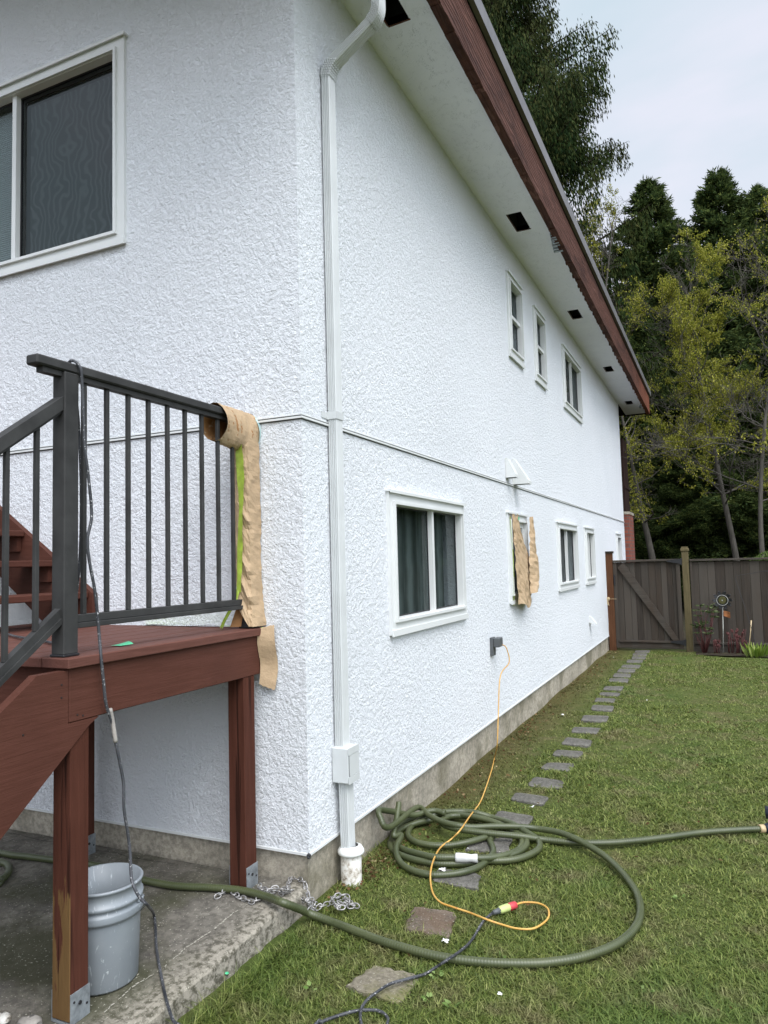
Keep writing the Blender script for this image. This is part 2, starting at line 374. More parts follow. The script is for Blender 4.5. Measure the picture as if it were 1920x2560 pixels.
def m_paper(name='brown_masking_paper', c=(.49,.35,.21)):
    t = NT(name); c2 = tuple(x*.8 for x in c); col = t.ramp(t.noise(8, 5), [(.3,c2),(.7,c)])
    col = t.mix(t.ramp(t.noise(3, 2, .5), [(.62,0.),(.75,.35)]), col, (.62,.50,.34))
    b = t.bump(t.voro(9, 'F1', t.mapping((1,1,.8))), .5, .02); 
    return t.fin(col, .75, t.bump(t.noise(11, 5, .6), .55, .02, b))
M['paper'] = m_paper()
M['paperin'] = m_paper('brown_masking_paper_back', (.34,.17,.06))
M['tape'] = m_flat('yellow_green_tape', (.33,.44,.05), .5, var=.25, sc=25, bump=.2)
M['gtape'] = m_flat('green_tape', (.10,.55,.28), .5)
M['slabstone'] = m_flat('pale_stone', (.30,.28,.25), .8, var=.2, bump=.3)
M['btape'] = m_flat('pale_blue_tape', (.42,.58,.56), .6)
M['white'] = m_flat('white_paint_flake', (.8,.8,.78), .7)
M['connw'] = m_flat('grey_hose_coupling', (.55,.55,.53), .4)
M['yel'] = m_flat('yellow_plug', (.48,.56,.20), .5)
M['redpl'] = m_flat('red_plug', (.50,.05,.06), .5)
M['navy'] = m_flat('dark_navy_plastic', (.014,.018,.032), .4)
M['tan'] = m_flat('tan_ring', (.50,.38,.22), .5)
def m_hose():
    t = NT('green_hose'); col = t.ramp(t.noise(6, 3), [(.3,(.050,.062,.026)),(.7,(.080,.092,.040))])
    uv = t.n('ShaderNodeAttribute'); uv.attribute_name = 'along'
    s_ = t.math('SINE', t.math('MULTIPLY', uv.outputs['Fac'], 2*math.pi/.013))
    col = t.mix(t.ramp(s_, [(.6,0.),(1.0,.35)]), col, (.045,.055,.028))
    return t.fin(col, .38, t.bump(s_, .25, .0012))
M['hose'] = m_hose()
def m_fence(name, c1, c2, isl=.75, axis='z'):
    t = NT(name); st = {'z': (1,1,.05), 'x': (.05,1,1)}[axis]
    q = t.n('ShaderNodeCombineXYZ'); r = t.math('MULTIPLY', t.island(), 53.0); t.l(r, q.inputs[0]); t.l(r, q.inputs[1]); t.l(r, q.inputs[2])
    ad = t.n('ShaderNodeVectorMath', operation='ADD'); t.l(t.co, ad.inputs[0]); t.l(q.outputs[0], ad.inputs[1])
    g = t.noise(34, 7, .7, t.mapping(st, src=ad.outputs[0]), .5); b = t.noise(2.6, 5, .6, t.mapping((1.5,1,.5), src=ad.outputs[0]))
    c = t.mix(t.ramp(g, [(.3,0.),(.7,1.)]), c1, c2)
    c = t.mix(t.math('MULTIPLY', t.ramp(b, [(.45,0.),(.68,1.)]), .5), c, (.045,.025,.013))
    c = t.mix(t.math('MULTIPLY', t.island(), isl), c, (.085,.074,.062))
    return t.fin(c, .85, t.bump(g, .5, .006), spec=.2)
M['fence'] = m_fence('weathered_cedar', (.015,.012,.010), (.055,.044,.035))
M['fencex'] = m_fence('weathered_cedar_rail', (.028,.023,.019), (.085,.074,.062), .25, 'x')
M['gpost'] = m_wood('brown_gate_post', (.075,.032,.016), (.135,.062,.030), 'z', .7, 60, .4)
M['tpost'] = m_wood('treated_post', (.085,.068,.034), (.16,.13,.07), 'z', .8, 60, .4)
def m_brick():
    t = NT('red_brick'); q = t.n('ShaderNodeTexBrick'); q.inputs['Scale'].default_value = 1; q.inputs['Brick Width'].default_value = .2; q.inputs['Row Height'].default_value = .075
    q.inputs['Mortar Size'].default_value = .008; q.inputs['Color1'].default_value = (.27,.070,.040,1); q.inputs['Color2'].default_value = (.17,.045,.030,1); q.inputs['Mortar'].default_value = (.10,.09,.08,1)
    sp = t.n('ShaderNodeSeparateXYZ'); t.l(t.co, sp.inputs[0]); cb = t.n('ShaderNodeCombineXYZ'); t.l(t.math('ADD', sp.outputs['X'], sp.outputs['Y']), cb.inputs[0]); t.l(sp.outputs['Z'], cb.inputs[1])
    t.l(cb.outputs[0], q.inputs['Vector']); return t.fin(q.outputs['Color'], .85, t.bump(q.outputs['Fac'], -.6, .008))
M['brick'] = m_brick()
M['brown'] = m_wood('dark_brown_siding', (.020,.011,.009), (.035,.018,.014), 'z', .7)
def m_leaf(name, stops, rough=.6, trans=.25, big=None):
    t = NT(name); c = t.ramp(t.island(), stops)
    if big: c = t.mix(t.ramp(t.noise(big[0], 3), [(.42,0.),(.62,big[1])]), c, big[2])
    t.fin(c, .8, spec=.04)
    tl = t.n('ShaderNodeBsdfTranslucent'); t.val(tl.inputs[0], c); ms = t.n('ShaderNodeMixShader'); ms.inputs[0].default_value = trans
    t.l(t.b.outputs[0], ms.inputs[1]); t.l(tl.outputs[0], ms.inputs[2]); t.l(ms.outputs[0], t.out.inputs['Surface']); return t.m
M['cedar'] = m_leaf('cedar_foliage', [(0,(.008,.020,.007)),(.45,(.022,.042,.012)),(.8,(.040,.056,.016)),(1,(.066,.068,.022))], big=(.5,.4,(.05,.044,.014)), trans=.06)
M['cedar2'] = m_leaf('cypress_foliage', [(0,(.024,.048,.018)),(.5,(.062,.094,.032)),(.85,(.115,.155,.042)),(1,(.18,.21,.06))], big=(.6,.4,(.05,.066,.022)))
M['maple'] = m_leaf('spring_maple_leaves', [(0,(.12,.145,.020)),(.4,(.24,.255,.035)),(.8,(.37,.36,.06)),(1,(.50,.47,.12))], trans=.4)
M['bark'] = m_wood('grey_bark', (.060,.055,.045), (.15,.138,.118), 'z', .9, 40, .6)
M['barkd'] = m_wood('dark_bark', (.022,.017,.013), (.050,.040,.030), 'z', .9, 40, .6)
M['hedge'] = m_leaf('hedge_leaves', [(0,(.04,.075,.018)),(.6,(.09,.14,.035)),(1,(.17,.22,.07))])
M['rhodo'] = m_leaf('rhododendron_leaves', [(0,(.05,.075,.03)),(.6,(.10,.13,.055)),(1,(.20,.22,.12))])
M['twigred'] = m_flat('red_stems', (.075,.018,.016), .7, var=.3)
M['hosta'] = m_leaf('hosta_leaves', [(0,(.09,.16,.02)),(.6,(.19,.27,.04)),(1,(.34,.40,.13))])
M['rust'] = m_flat('rusty_orange_metal', (.24,.085,.022), .6, var=.4, sc=20)
M['pole'] = m_flat('pale_metal_stake', (.34,.34,.31), .5, var=.3)

# lawn: the same patch map drives the soil sheet, the blades' colour and where they grow
def lawn_col(t, blades):
    src = t.n('ShaderNodeNewGeometry').outputs['Position']
    a = t.noise(.9, 4, .6, src); b = t.noise(3.1, 4, .65, t.mapping(loc=(7,2,0), src=src)); d = t.noise(11, 4, .7, src)
    if blades:
        i = t.island(); g = t.ramp(i, [(0,(.058,.088,.015)),(.35,(.106,.146,.026)),(.75,(.168,.208,.044)),(1,(.30,.32,.10))])
        dry = t.ramp(i, [(0,(.10,.078,.036)),(.5,(.20,.165,.082)),(1,(.36,.31,.18))])
        lush = t.ramp(i, [(0,(.045,.090,.014)),(1,(.125,.20,.040))])
    else:
        g = t.mix(d, (.052,.068,.016), (.108,.132,.036)); dry = t.mix(d, (.085,.066,.032), (.18,.145,.078)); lush = t.mix(d, (.03,.06,.010), (.06,.10,.02))
    dm = t.ramp(t.math('ADD', t.math('MULTIPLY', b, .65), t.math('MULTIPLY', d, .35)), [(.49,0.),(.63,.62)])
    c = t.mix(t.ramp(a, [(.52,0.),(.68,.6)]), g, lush); c = t.mix(dm, c, dry)
    sp = t.n('ShaderNodeSeparateXYZ'); t.l(src, sp.inputs[0])
    near = t.ramp(t.math('ADD', sp.outputs['X'], t.math('MULTIPLY', b, .5)), [(.30,1.),(.75,0.)])      # scruffy strip beside the foundation
    far = t.ramp(t.math('MULTIPLY', sp.outputs['Y'], .1), [(.10,0.),(.18,1.)])
    c = t.mix(t.math('MULTIPLY', t.math('MULTIPLY', near, far), .7), c, t.mix(d, (.055,.040,.022), (.13,.105,.035)))
    return c
t = NT('lawn_soil'); c = lawn_col(t, False); M['lawn'] = t.fin(c, .95, t.bump(t.noise(60, 5, .7), .9, .02), spec=.15)
t = NT('grass_blades'); c = lawn_col(t, True); t.fin(c, .55, spec=.3)
tl = t.n('ShaderNodeBsdfTranslucent'); t.val(tl.inputs[0], c); ms = t.n('ShaderNodeMixShader'); ms.inputs[0].default_value = .3
t.l(t.b.outputs[0], ms.inputs[1]); t.l(tl.outputs[0], ms.inputs[2]); t.l(ms.outputs[0], t.out.inputs['Surface']); M['grass'] = t.m
M['earth'] = m_concrete('forest_floor', (.030,.024,.016), (.060,.048,.028), mossamt=.5, moss=(.035,.045,.015), speck=False)
M['bed'] = m_concrete('bed_soil', (.022,.016,.011), (.045,.033,.022), mossamt=.3, speck=False, sc=4)

# ------------------------------------------------------------------ ground
GZ = -0.05
def gz(x, y): return GZ + .008*math.sin(3.1*x+1.3)*math.sin(2.3*y) + .006*math.sin(7*x-4*y)
mb = MB(); S = 400
mb.quad((-S,-S,-.09), (S,-S,-.09), (S,S,-.09), (-S,S,-.09)); tag(mb.build('ground', M['earth']), kind='structure')
mb = MB(); mb.grid(lambda u, v: ((lambda x, y: (x, y, gz(x, y)))(-.35+u*20, -16+v*26.7)), 220, 300); tag(mb.build('lawn', M['lawn']), kind='structure')
# patio slab, slightly sloping away from the house
def sz(y): return .06+.036*min(0, y)
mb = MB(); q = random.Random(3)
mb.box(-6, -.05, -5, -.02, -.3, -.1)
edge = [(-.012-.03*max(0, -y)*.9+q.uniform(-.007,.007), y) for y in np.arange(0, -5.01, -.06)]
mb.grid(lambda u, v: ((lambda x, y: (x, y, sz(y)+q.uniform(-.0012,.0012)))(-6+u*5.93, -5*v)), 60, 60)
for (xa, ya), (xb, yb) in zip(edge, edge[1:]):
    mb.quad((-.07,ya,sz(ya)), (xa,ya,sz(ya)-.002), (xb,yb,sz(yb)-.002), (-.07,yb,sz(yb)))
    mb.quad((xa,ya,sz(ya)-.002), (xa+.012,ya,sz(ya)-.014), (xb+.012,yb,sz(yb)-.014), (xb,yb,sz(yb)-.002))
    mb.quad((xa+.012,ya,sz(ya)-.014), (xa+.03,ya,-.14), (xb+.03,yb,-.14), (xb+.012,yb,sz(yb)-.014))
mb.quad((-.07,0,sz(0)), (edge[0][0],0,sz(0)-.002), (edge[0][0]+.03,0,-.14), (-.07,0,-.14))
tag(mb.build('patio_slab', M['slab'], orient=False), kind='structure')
# long crack and joint in the slab as a thin dark/pale seam
mb = MB(); px_ = [(-.16,-.18),(-.185,-.35),(-.18,-.5),(-.20,-.66),(-.19,-.8),(-.215,-.95),(-.20,-1.1)]
for (a, b), (c_, d) in zip(px_, px_[1:]):
    for k in range(8):
        if q.random() < .3: continue
        u0 = k/8; u1 = u0+.1; A = (a+(c_-a)*u0+q.uniform(-.003,.003), b+(d-b)*u0); B = (a+(c_-a)*u1+q.uniform(-.003,.003), b+(d-b)*u1); ww = q.uniform(.0015,.004)
        mb.quad((A[0]-ww,A[1],sz(A[1])+.004), (A[0]+ww,A[1],sz(A[1])+.004), (B[0]+ww,B[1],sz(B[1])+.004), (B[0]-ww,B[1],sz(B[1])+.004))
tag(mb.build('pale_scratch_line', m_flat('pale_scratch', (.36,.34,.28), .8)), kind='structure')
mb = MB(); pts = [(-2.6+.1*i, -.055-.010*math.sin(i*1.7)-.006*math.sin(i*3.1)) for i in range(19)]
for (a, b), (c_, d) in zip(pts, pts[1:]):
    mb.quad((a,b-.001,sz(b)+.002), (c_,d-.001,sz(d)+.002), (c_,d+.002,sz(d)+.002), (a,b+.002,sz(b)+.002))
tag(mb.build('slab_crack', M['dark']), kind='structure')
mb = MB(); mb.grid(lambda u, v: (1.42+u*6.5, (9.95-.55*u*1.6+.05*math.sin(9*u))*(1-v)+10.6*v, -.035+.015*math.sin(19*u)*math.sin(5*v)), 60, 8); tag(mb.build('garden_bed', M['bed']), kind='structure')

# ------------------------------------------------------------------ house
WT = 5.02     # top of the long wall
house = thing('house', (-4, 6.5, 0), 'white stucco two storey house with brown fascia seen from its corner', 'house')
XB = -9.0; YE = 13.45; SZ0 = .2
W_long = [(1.005,2.465,1.15,2.05,'slide',.55), (3.82,4.57,1.17,2.06,'case',0), (6.17,7.55,1.185,2.06,'slide',.5), (8.24,9.08,1.19,2.06,'slide',.55), (11.93,12.6,1.19,2.06,'single',0),
          (4.15,4.74,3.70,4.60,'hung',.52), (5.325,5.91,3.70,4.60,'hung',.52), (7.04,8.48,3.70,4.59,'slide',.5)]
W_front = [(-3.05,-1.157,3.49,4.755,'slide2',.5)]
def holes(mb, P, rects, u0, u1, v0, v1, depth, inward):
    us = sorted({u0, u1, *[r[0] for r in rects], *[r[1] for r in rects]}); vs_ = sorted({v0, v1, *[r[2] for r in rects], *[r[3] for r in rects]})
    # split long cells so that normals interpolate well
    for a, b in zip(us, us[1:]):
        for c_, d in zip(vs_, vs_[1:]):
            if any(r[0] <= a and b <= r[1] and r[2] <= c_ and d <= r[3] for r in rects): continue
            mb.quad(P(a, c_, 0), P(b, c_, 0), P(b, d, 0), P(a, d, 0))
    for r in rects:
        a, b, c_, d = r[:4]
        for (p, q_) in (((a,c_),(b,c_)), ((b,c_),(b,d)), ((b,d),(a,d)), ((a,d),(a,c_))):
            mb.quad(P(*p, 0), P(*q_, 0), P(*q_, depth), P(*p, depth))
Plong = lambda y, z, d: (-d, y, z)
Pfront = lambda x, z, d: (x, d, z)
RS = .30    # roof pitch (rise per metre going -x)
mb = MB(); ins = .035
sh = lambda r: (r[0]+ins, r[1]-ins, r[2]+ins, r[3]-ins)
holes(mb, Plong, [sh(r) for r in W_long], 0, YE, SZ0, WT, .16, 1)
holes(mb, Pfront, [sh(r) for r in W_front], XB, 0, SZ0, WT, .16, 1)
mb.poly([(XB,0,WT), (0,0,WT), (XB/2,0,WT+RS*-XB/2)]); mb.poly([(XB,YE,WT), (0,YE,WT), (XB/2,YE,WT+RS*-XB/2)])
mb.quad((XB,YE,SZ0), (0,YE,SZ0), (0,YE,WT), (XB,YE,WT)); mb.quad((XB,0,SZ0), (XB,YE,SZ0), (XB,YE,WT), (XB,0,WT))
mb.quad((0,0,SZ0), (0,YE,SZ0), (-.03,YE,SZ0), (-.03,0,SZ0)); mb.quad((0,0,SZ0), (-.03,.03,SZ0), (XB,.03,SZ0), (XB,0,SZ0))
mb.build('stucco_wall', M['stucco'], house, orient=False)
mb = MB(); mb.box(XB+.02, -.018, .018, YE-.02, -.3, SZ0+.01); mb.build('foundation', M['found'], house)
mb = MB(); mb.box(XB+.3, -.22, .22, YE-.3, .3, .36); mb.box(XB+.3, -.75, .75, YE-.3, 2.5, 2.6); mb.box(-1.9, -1.86, 1.2, YE-.3, .4, 4.95); mb.box(XB+.3, -1.9, 1.6, 1.64, .4, 4.95)
mb.build('interior', M['room'], house)
# belt trim
mb = MB(); BZ = 2.345
for z0, z1, d in ((BZ-.006,BZ+.004,.012), (BZ+.011,BZ+.016,.008)):
    mb.box(.0005, d, -d, YE, z0, z1); mb.box(XB, .0, -d, -.0005, z0, z1)
mb.build('belt_trim', M['vinyl'], house)
mb = MB(); mb.box(.0003, .004, -.004, YE, BZ+.004, BZ+.011); mb.box(XB, .0, -.004, -.0003, BZ+.004, BZ+.011); mb.box(.0003, .003, 0, YE, BZ-.012, BZ-.006); mb.box(XB, -.001, -.003, -.0003, BZ-.012, BZ-.006)
mb.build('trim_groove_and_shadow', M['grey'], house)  # grey groove between the beads; strip below paints the lower bead's shadow line
mb = MB(); mb.box(.0004,.006,-.006,YE,SZ0-.006,SZ0+.006); mb.box(XB,.0,-.006,-.0004,SZ0-.006,SZ0+.006); mb.build('base_screed', M['vinyl'], house)
mb = MB(); mb.blob((.002,-.006,SZ0-.004), .012, 5); mb.build('torn_corner_paper', M['black'], house)
# soffit with vents
SZ = 4.955; VENTS = [(.17,.31,.60,.86), (.165,.30,3.66,4.06), (.17,.30,6.76,7.14), (.17,.30,10.05,10.42), (.17,.30,13.25,13.6)]
XF = .50
mb = MB()
Psof = lambda x, y, d: (x, y, SZ+d)
holes(mb, Psof, [(a,b,c_,d) for a,b,c_,d in VENTS], -.0, XF, -1.1, 14.85, .012, 1)
mb.build('soffit', M['soffit'], house, orient=False)
mb = MB(); mb.quad((XB,-1.1,SZ), (0,-1.1,SZ), (0,-.0,SZ), (XB,0,SZ)) if False else None
for i, (a, b, c_, d) in enumerate(VENTS):
    mb = MB(); mb.quad((a,c_,SZ+.2),(b,c_,SZ+.2),(b,d,SZ+.2),(a,d,SZ+.2)); mb.quad((a,c_,SZ+.012),(b,c_,SZ+.012),(b,c_,SZ+.2),(a,c_,SZ+.2)); mb.quad((a,d,SZ+.012),(b,d,SZ+.012),(b,d,SZ+.2),(a,d,SZ+.2)); mb.quad((a,c_,SZ+.012),(a,d,SZ+.012),(a,d,SZ+.2),(a,c_,SZ+.2)); mb.quad((b,c_,SZ+.012),(b,d,SZ+.012),(b,d,SZ+.2),(b,c_,SZ+.2))
    v_ = mb.build('soffit_vent', M['dark'], house)
    mb = MB(); r_ = .008
    mb.box(a-.004, b+.004, d, d+.012, SZ-.003, SZ+.05); mb.box(a-.01, a, c_, d, SZ-.003, SZ+.02)
    mb.build('vent_rim', M['red'], v_)
mb = MB(); mb.bbox(.395,.435,13.86,13.95,SZ-.05,SZ-.001,.003); mb.build('soffit_bracket', M['galv'], house)
# fascia board: bottom edge slightly ragged
mb = MB(); q = random.Random(11); ys = np.arange(-1.1, 14.91, .05)
rag = [4.925+(q.uniform(-.008,.008) if q.random() < .12 else 0)-(.0) for _ in ys]
for i in range(len(ys)-1):
    y0, y1, z0 = ys[i], ys[i+1]+1e-4, rag[i]
    rx = XF-.030-(q.choice([0,0,0,0,.010,.016]) if y0 > 4.2 else 0)
    mb.quad((.54,y0,z0), (.54,y1,z0), (.54,y1,5.325), (.54,y0,5.325)); mb.quad((rx,y0,z0), (rx,y1,z0), (.54,y1,z0), (.54,y0,z0)); mb.quad((rx,y0,z0), (rx,y1,z0), (rx,y1,SZ+.02), (rx,y0,SZ+.02))
    mb.quad((rx,y0,z0), (.54,y0,z0), (.54,y0,z0+.03), (rx,y0,z0+.03))
mb.quad((.44,14.9,4.925), (.54,14.9,4.925), (.54,14.9,5.325), (.44,14.9,5.325)); mb.quad((.44,-1.1,4.925), (.54,-1.1,4.925), (.54,-1.1,5.325), (.44,-1.1,5.325))
mb.build('fascia', M['fascia'], house, orient=False)
mb = MB()
for k in range(9):
    y0 = 4.25+.05*k+q.uniform(0,.02); mb.box(.455-.006*k, .503, y0, y0+q.uniform(.02,.045), 4.928-.004*(k%3), 4.9545)
mb.build('bare_soffit_edge', M['galv'], house)
mb = MB(); mb.box(-.02, .54, 14.86, 14.90, 4.93, 5.30); mb.box(-4.5,-.02,14.86,14.90,4.95,5.2)
mb.build('rake_board', M['brown'], house)
# roof (two slopes with rake overhang)
def rz(x): return 5.48+RS*(.58-x) if x > XB/2 else 5.48+RS*(.58-XB/2)-RS*(XB/2-x)
mb = MB()
xr = XB/2
for (xa, xb) in ((.575, xr), (XB-.6, xr)):
    A = [(xa,-1.15,rz(xa)), (xa,14.92,rz(xa)), (xb,14.92,rz(xr)), (xb,-1.15,rz(xr))]
    mb.poly(A); mb.poly([(p[0],p[1],p[2]-.10) for p in A][::-1])
    mb.quad(A[0], A[1], (A[1][0],A[1][1],A[1][2]-.1), (A[0][0],A[0][1],A[0][2]-.1))
    for e in (0, 1): 
        a_, b_ = (A[0], A[3]) if e == 0 else (A[1], A[2]); mb.quad(a_, b_, (b_[0],b_[1],b_[2]-.1), (a_[0],a_[1],a_[2]-.1))
roof = mb.build('roof', M['roof'], house)
mb = MB(); mb.prism([(.5425,-1.16,5.345), (.578,-1.16,5.348), (.585,-1.16,5.455), (.57,-1.16,5.475), (.5425,-1.16,5.475)], (0,16.09,0)); mb.build('metal_edge', M['roofmetal'], roof)
mb = MB()   # front rake: boxed underside following the slope
mb.quad((0.5,-1.12,SZ+.02),(.5,-.0,SZ+.02),(XB/2,-.0,SZ+RS*(.5-XB/2)), (XB/2,-1.12,SZ+RS*(.5-XB/2)))
mb.quad((XB-.5,-1.12,SZ+.02),(XB-.5,0,SZ+.02),(XB/2,0,SZ+RS*(.5-XB/2)), (XB/2,-1.12,SZ+RS*(.5-XB/2)))
mb.build('rake_soffit', M['soffit'], house)

# windows
def window(P, r, sign, parent, curtain):
    u0, u1, v0, v1, kind, sp = r
    if kind == 'single': v0 = v0
    w_, out_ = (.062, .022)
    def bx(m, a, b, c_, d, d0, d1):      # d0..d1 depth behind the wall face (negative = proud)
        p, q_ = P(a, c_, d0), P(b, d, d1); m.box(min(p[0],q_[0]), max(p[0],q_[0]), min(p[1],q_[1]), max(p[1],q_[1]), min(p[2],q_[2]), max(p[2],q_[2]))
    m = MB(); fb = .085 if v1-v0 > 1 else .10; ft = .085; fs = .075 if (u1-u0) > .7 else .06
    bx(m, u0, u0+fs, v0, v1, -.020, .03); bx(m, u1-fs, u1, v0, v1, -.020, .03); bx(m, u0+fs, u1-fs, v0, v0+fb, -.020, .03); bx(m, u0+fs, u1-fs, v1-ft, v1, -.020, .03)
    k = .010; i_ = fs; 
    bx(m, u0-.004, u1+.004, v0-.008, v0+.03, -.030, -.0202)          # sloping nose of the bottom trim
    bx(m, u0+fs-.022, u0+fs-.004, v0+fb-.024, v1-ft+.022, -.038, -.0202); bx(m, u1-fs+.004, u1-fs+.022, v0+fb-.024, v1-ft+.022, -.038, -.0202)
    bx(m, u0+fs-.004, u1-fs+.004, v0+fb-.024, v0+fb-.006, -.038, -.0202); bx(m, u0+fs-.004, u1-fs+.004, v1-ft+.004, v1-ft+.022, -.038, -.0202)
    fr = m.build('window', M['vinyl'], parent)
    m = MB(); bx(m, u0-.012, u1+.016, v1-.004, v1+.006, -.040, -.001); bx(m, u0-.012, u1+.016, v1-.012, v1-.004, -.040, -.034); m.build('head_flashing', M['vinyl'], fr)
    a, b, c_, d = u0+fs, u1-fs, v0+fb, v1-ft
    if kind in ('case',): a += .04; b -= .04; d -= .05; mm = MB(); bx(mm, a-.04, a, c_, d+.05, .004, .028); bx(mm, b, b+.04, c_, d+.05, .004, .028); bx(mm, a, b, d, d+.05, .004, .028); mm.build('sash', M['vinyl'], fr)
    def pane(a, b, c_, d, dep=.036):
        m = MB(); m.quad(P(a,c_,dep), P(b,c_,dep), P(b,d,dep), P(a,d,dep)); return m.build('glass_pane', M['glass'], fr, orient=False)
    m = MB(); bm_ = .036
    if kind.startswith('slide'):
        mid = a+(b-a)*sp; bx(m, mid-bm_/2, mid+bm_/2, c_, d, -.004, .045)
        for (p, q_) in ((a, mid-bm_/2), (mid+bm_/2, b)): pane(p, q_, c_, d)
        m.build('meeting_stile', M['vinyl'], fr)
        m = MB()                      # dark gasket round each light
        for (p, q_) in ((a, mid-bm_/2), (mid+bm_/2, b)):
            g = .010; bx(m, p, p+g, c_, d, .030, .0345); bx(m, q_-g, q_, c_, d, .030, .0345); bx(m, p+g, q_-g, c_, c_+g, .030, .0345); bx(m, p+g, q_-g, d-g, d, .030, .0345)
        m.build('gasket', M['black'], fr)
    elif kind == 'hung':
        mid = c_+(d-c_)*sp; bx(m, a, b, mid-bm_/2, mid+bm_/2, -.004, .045); m.build('meeting_rail', M['vinyl'], fr); pane(a, b, c_, mid-bm_/2); pane(a, b, mid+bm_/2, d); mq = MB(); mq.quad(P(a,mid,.07), P(b,mid,.07), P(b,d,.07), P(a,d,.07)); mq.build('blind', M['gblind'], fr, orient=False); mq = MB(); bx(mq, a+.001, a+.012, c_, d, .030, .0345); bx(mq, a+.012, b, mid-bm_/2-.01, mid-bm_/2-.0005, .030, .0345); mq.build('gasket', M['black'], fr)
    else: pane(a, b, c_, d)
    if kind == 'slide2':
        m = MB(); mid = a+(b-a)*sp+bm_/2; m.quad(P(mid+.075,c_,.046), P(b,c_,.046), P(b,d-.075,.046), P(mid+.075,d-.075,.046)); m.build('insect_screen', M['screen'], fr, orient=False)
        m = MB(); bx(m, mid, mid+.03, c_, d, .038, .05); bx(m, mid+.03, mid+.075, c_, d-.075, .052, .06); bx(m, mid+.03, b, d-.035, d, .038, .05); bx(m, mid+.03, b, d-.075, d-.035, .052, .06); m.build('screen_frame', M['black'], fr)
        m = MB(); m.quad(P(a,c_,.09), P(mid-.03,c_,.09), P(mid-.03,d,.09), P(a,d,.09)); m.build('blind', M['blind'], fr, orient=False)
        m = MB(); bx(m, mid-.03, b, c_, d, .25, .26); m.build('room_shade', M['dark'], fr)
    else:
        lo, hi = curtain
        if hi > lo:
            m = MB(); A, B = a+(b-a)*lo, a+(b-a)*hi
            m.grid(lambda u, v: P(A+(B-A)*u, c_-.05+(d-c_+.1)*v, .14+.018*math.sin(u*(B-A)*70)+.006*math.sin(u*90)), 60, 2); m.build('curtain', M['curtain'], fr)
    return fr
cur = [(.03,.97),(0,1),(0,0),(0,0),(0,0),(0,0),(0,0),(.02,.45)]
for r, c_ in zip(W_long, cur): window(Plong, r, 1, house, c_)
window(Pfront, W_front[0], 1, house, (0,0))

# downpipe
dp = MB()
def spout(m, pts, hw, hd, ribs=True):
    """fluted rectangular section swept along pts; section axes: side (y) and normal"""
    P = [Vector(p) for p in pts]; prof = []
    def flute(a, b, nrm, n=4):
        a = Vector(a); b = Vector(b); o = []
        for i in range(n*3+1):
            t_ = i/(n*3); k = -.006 if (i % 3) == 1 and 0 < i < n*3 else 0
            o.append(a.lerp(b, t_)+Vector(nrm)*k)
        return o
    c_ = .006
    prof += flute((hw-c_,hd), (-hw+c_,hd), (0,1)) + flute((-hw,hd-c_), (-hw,-hd+c_), (-1,0)) + flute((-hw+c_,-hd), (hw-c_,-hd), (0,-1)) + flute((hw,-hd+c_), (hw,hd-c_), (1,0))
    n = len(prof); i0 = len(m.v)
    for k, p in enumerate(P):
        t_ = (P[min(k+1,len(P)-1)]-P[max(k-1,0)]).normalized(); s_ = Vector((0,1,0)); s_ = (s_-t_*s_.dot(t_)).normalized(); nn_ = s_.cross(t_).normalized()
        for (a, b) in prof: m.v.append(tuple(p+s_*a+nn_*b))
    for k in range(len(P)-1):
        for j in range(n): m.f.append((i0+k*n+j, i0+k*n+(j+1)%n, i0+(k+1)*n+(j+1)%n, i0+(k+1)*n+j)); m.sm.append(False)
px0 = .034; py0 = .2985
spout(dp, [(px0,py0,.60),(px0,py0,4.30)], .0365, .027); 
pipe = dp.build('downpipe', M['spout'], house)
dp = MB(); el = []
for i in range(9):
    a = R_(58)*i/8; el.append((px0+.11*(1-math.cos(a)), py0, 4.295+.11*math.sin(a)))
dp2 = []
for i, p in enumerate(el): dp2.append(p)
e = Vector(el[-1]); dr = Vector((math.sin(R_(58)),0,math.cos(R_(58))))
spout(dp, el+[e+dr*.06], .0385, .029)
for i in range(1, 8, 1):     # crimps on the elbow
    p = Vector(el[i]); spout(dp, [p-Vector((0,0,.004)), p+Vector((.002,0,.004))], .0425, .0335)
st = e+dr*.05; en = e+dr*.26
spout(dp, [st, en], .0365, .027)
el2 = []; nrm = Vector((-math.cos(R_(58)),0,math.sin(R_(58))))
for i in range(9):
    a = R_(58)*i/8; el2.append(en+dr*(.10*math.sin(a))+nrm*(.10*(1-math.cos(a))))
spout(dp, el2+[el2[-1]+Vector((0,0,SZ-el2[-1].z+.05))], .0385, .029)
for i in range(1, 8): p = el2[i]; spout(dp, [p-dr*.003, p+dr*.003], .0425, .0335)
dp.build('elbow', M['spout'], pipe)
dp = MB(); dp.box(.0,.0645,.2585,.3385,2.375,2.415); dp.box(.001,.005,.205,.2585,2.378,2.412); dp.box(.001,.005,.3385,.38,2.378,2.412); dp.build('strap', M['spout'], pipe)
dp = MB(); dp.bbox(.002,.100,.238,.350,.475,.655,.005); dp.box(.100,.1045,.236,.352,.62,.655); dp.box(.100,.1045,.236,.352,.475,.51); dp.box(.1001,.103,.246,.350,.512,.618); dp.build('cleanout_box', M['spout'], pipe)
dp = MB(); dp.box(.098,.1012,.242,.245,.51,.62); dp.build('box_seam', M['grey'], pipe)
dp = MB(); spout(dp, [(.052,.305,.10),(.048,.302,.48)], .0365, .027); dp.build('lower_spout', M['spout'], pipe)
dr_ = thing('drain_pipe', (.062,.315,-.07), 'stubby dirty white round drain pipe standing in grass below downpipe', 'drain pipe')
mb = MB(); mb.lathe((.062,.315,0), [(.046,.14),(.054,.13),(.054,-.09)], 28); mb.build('pipe', M['dpvc'], dr_)
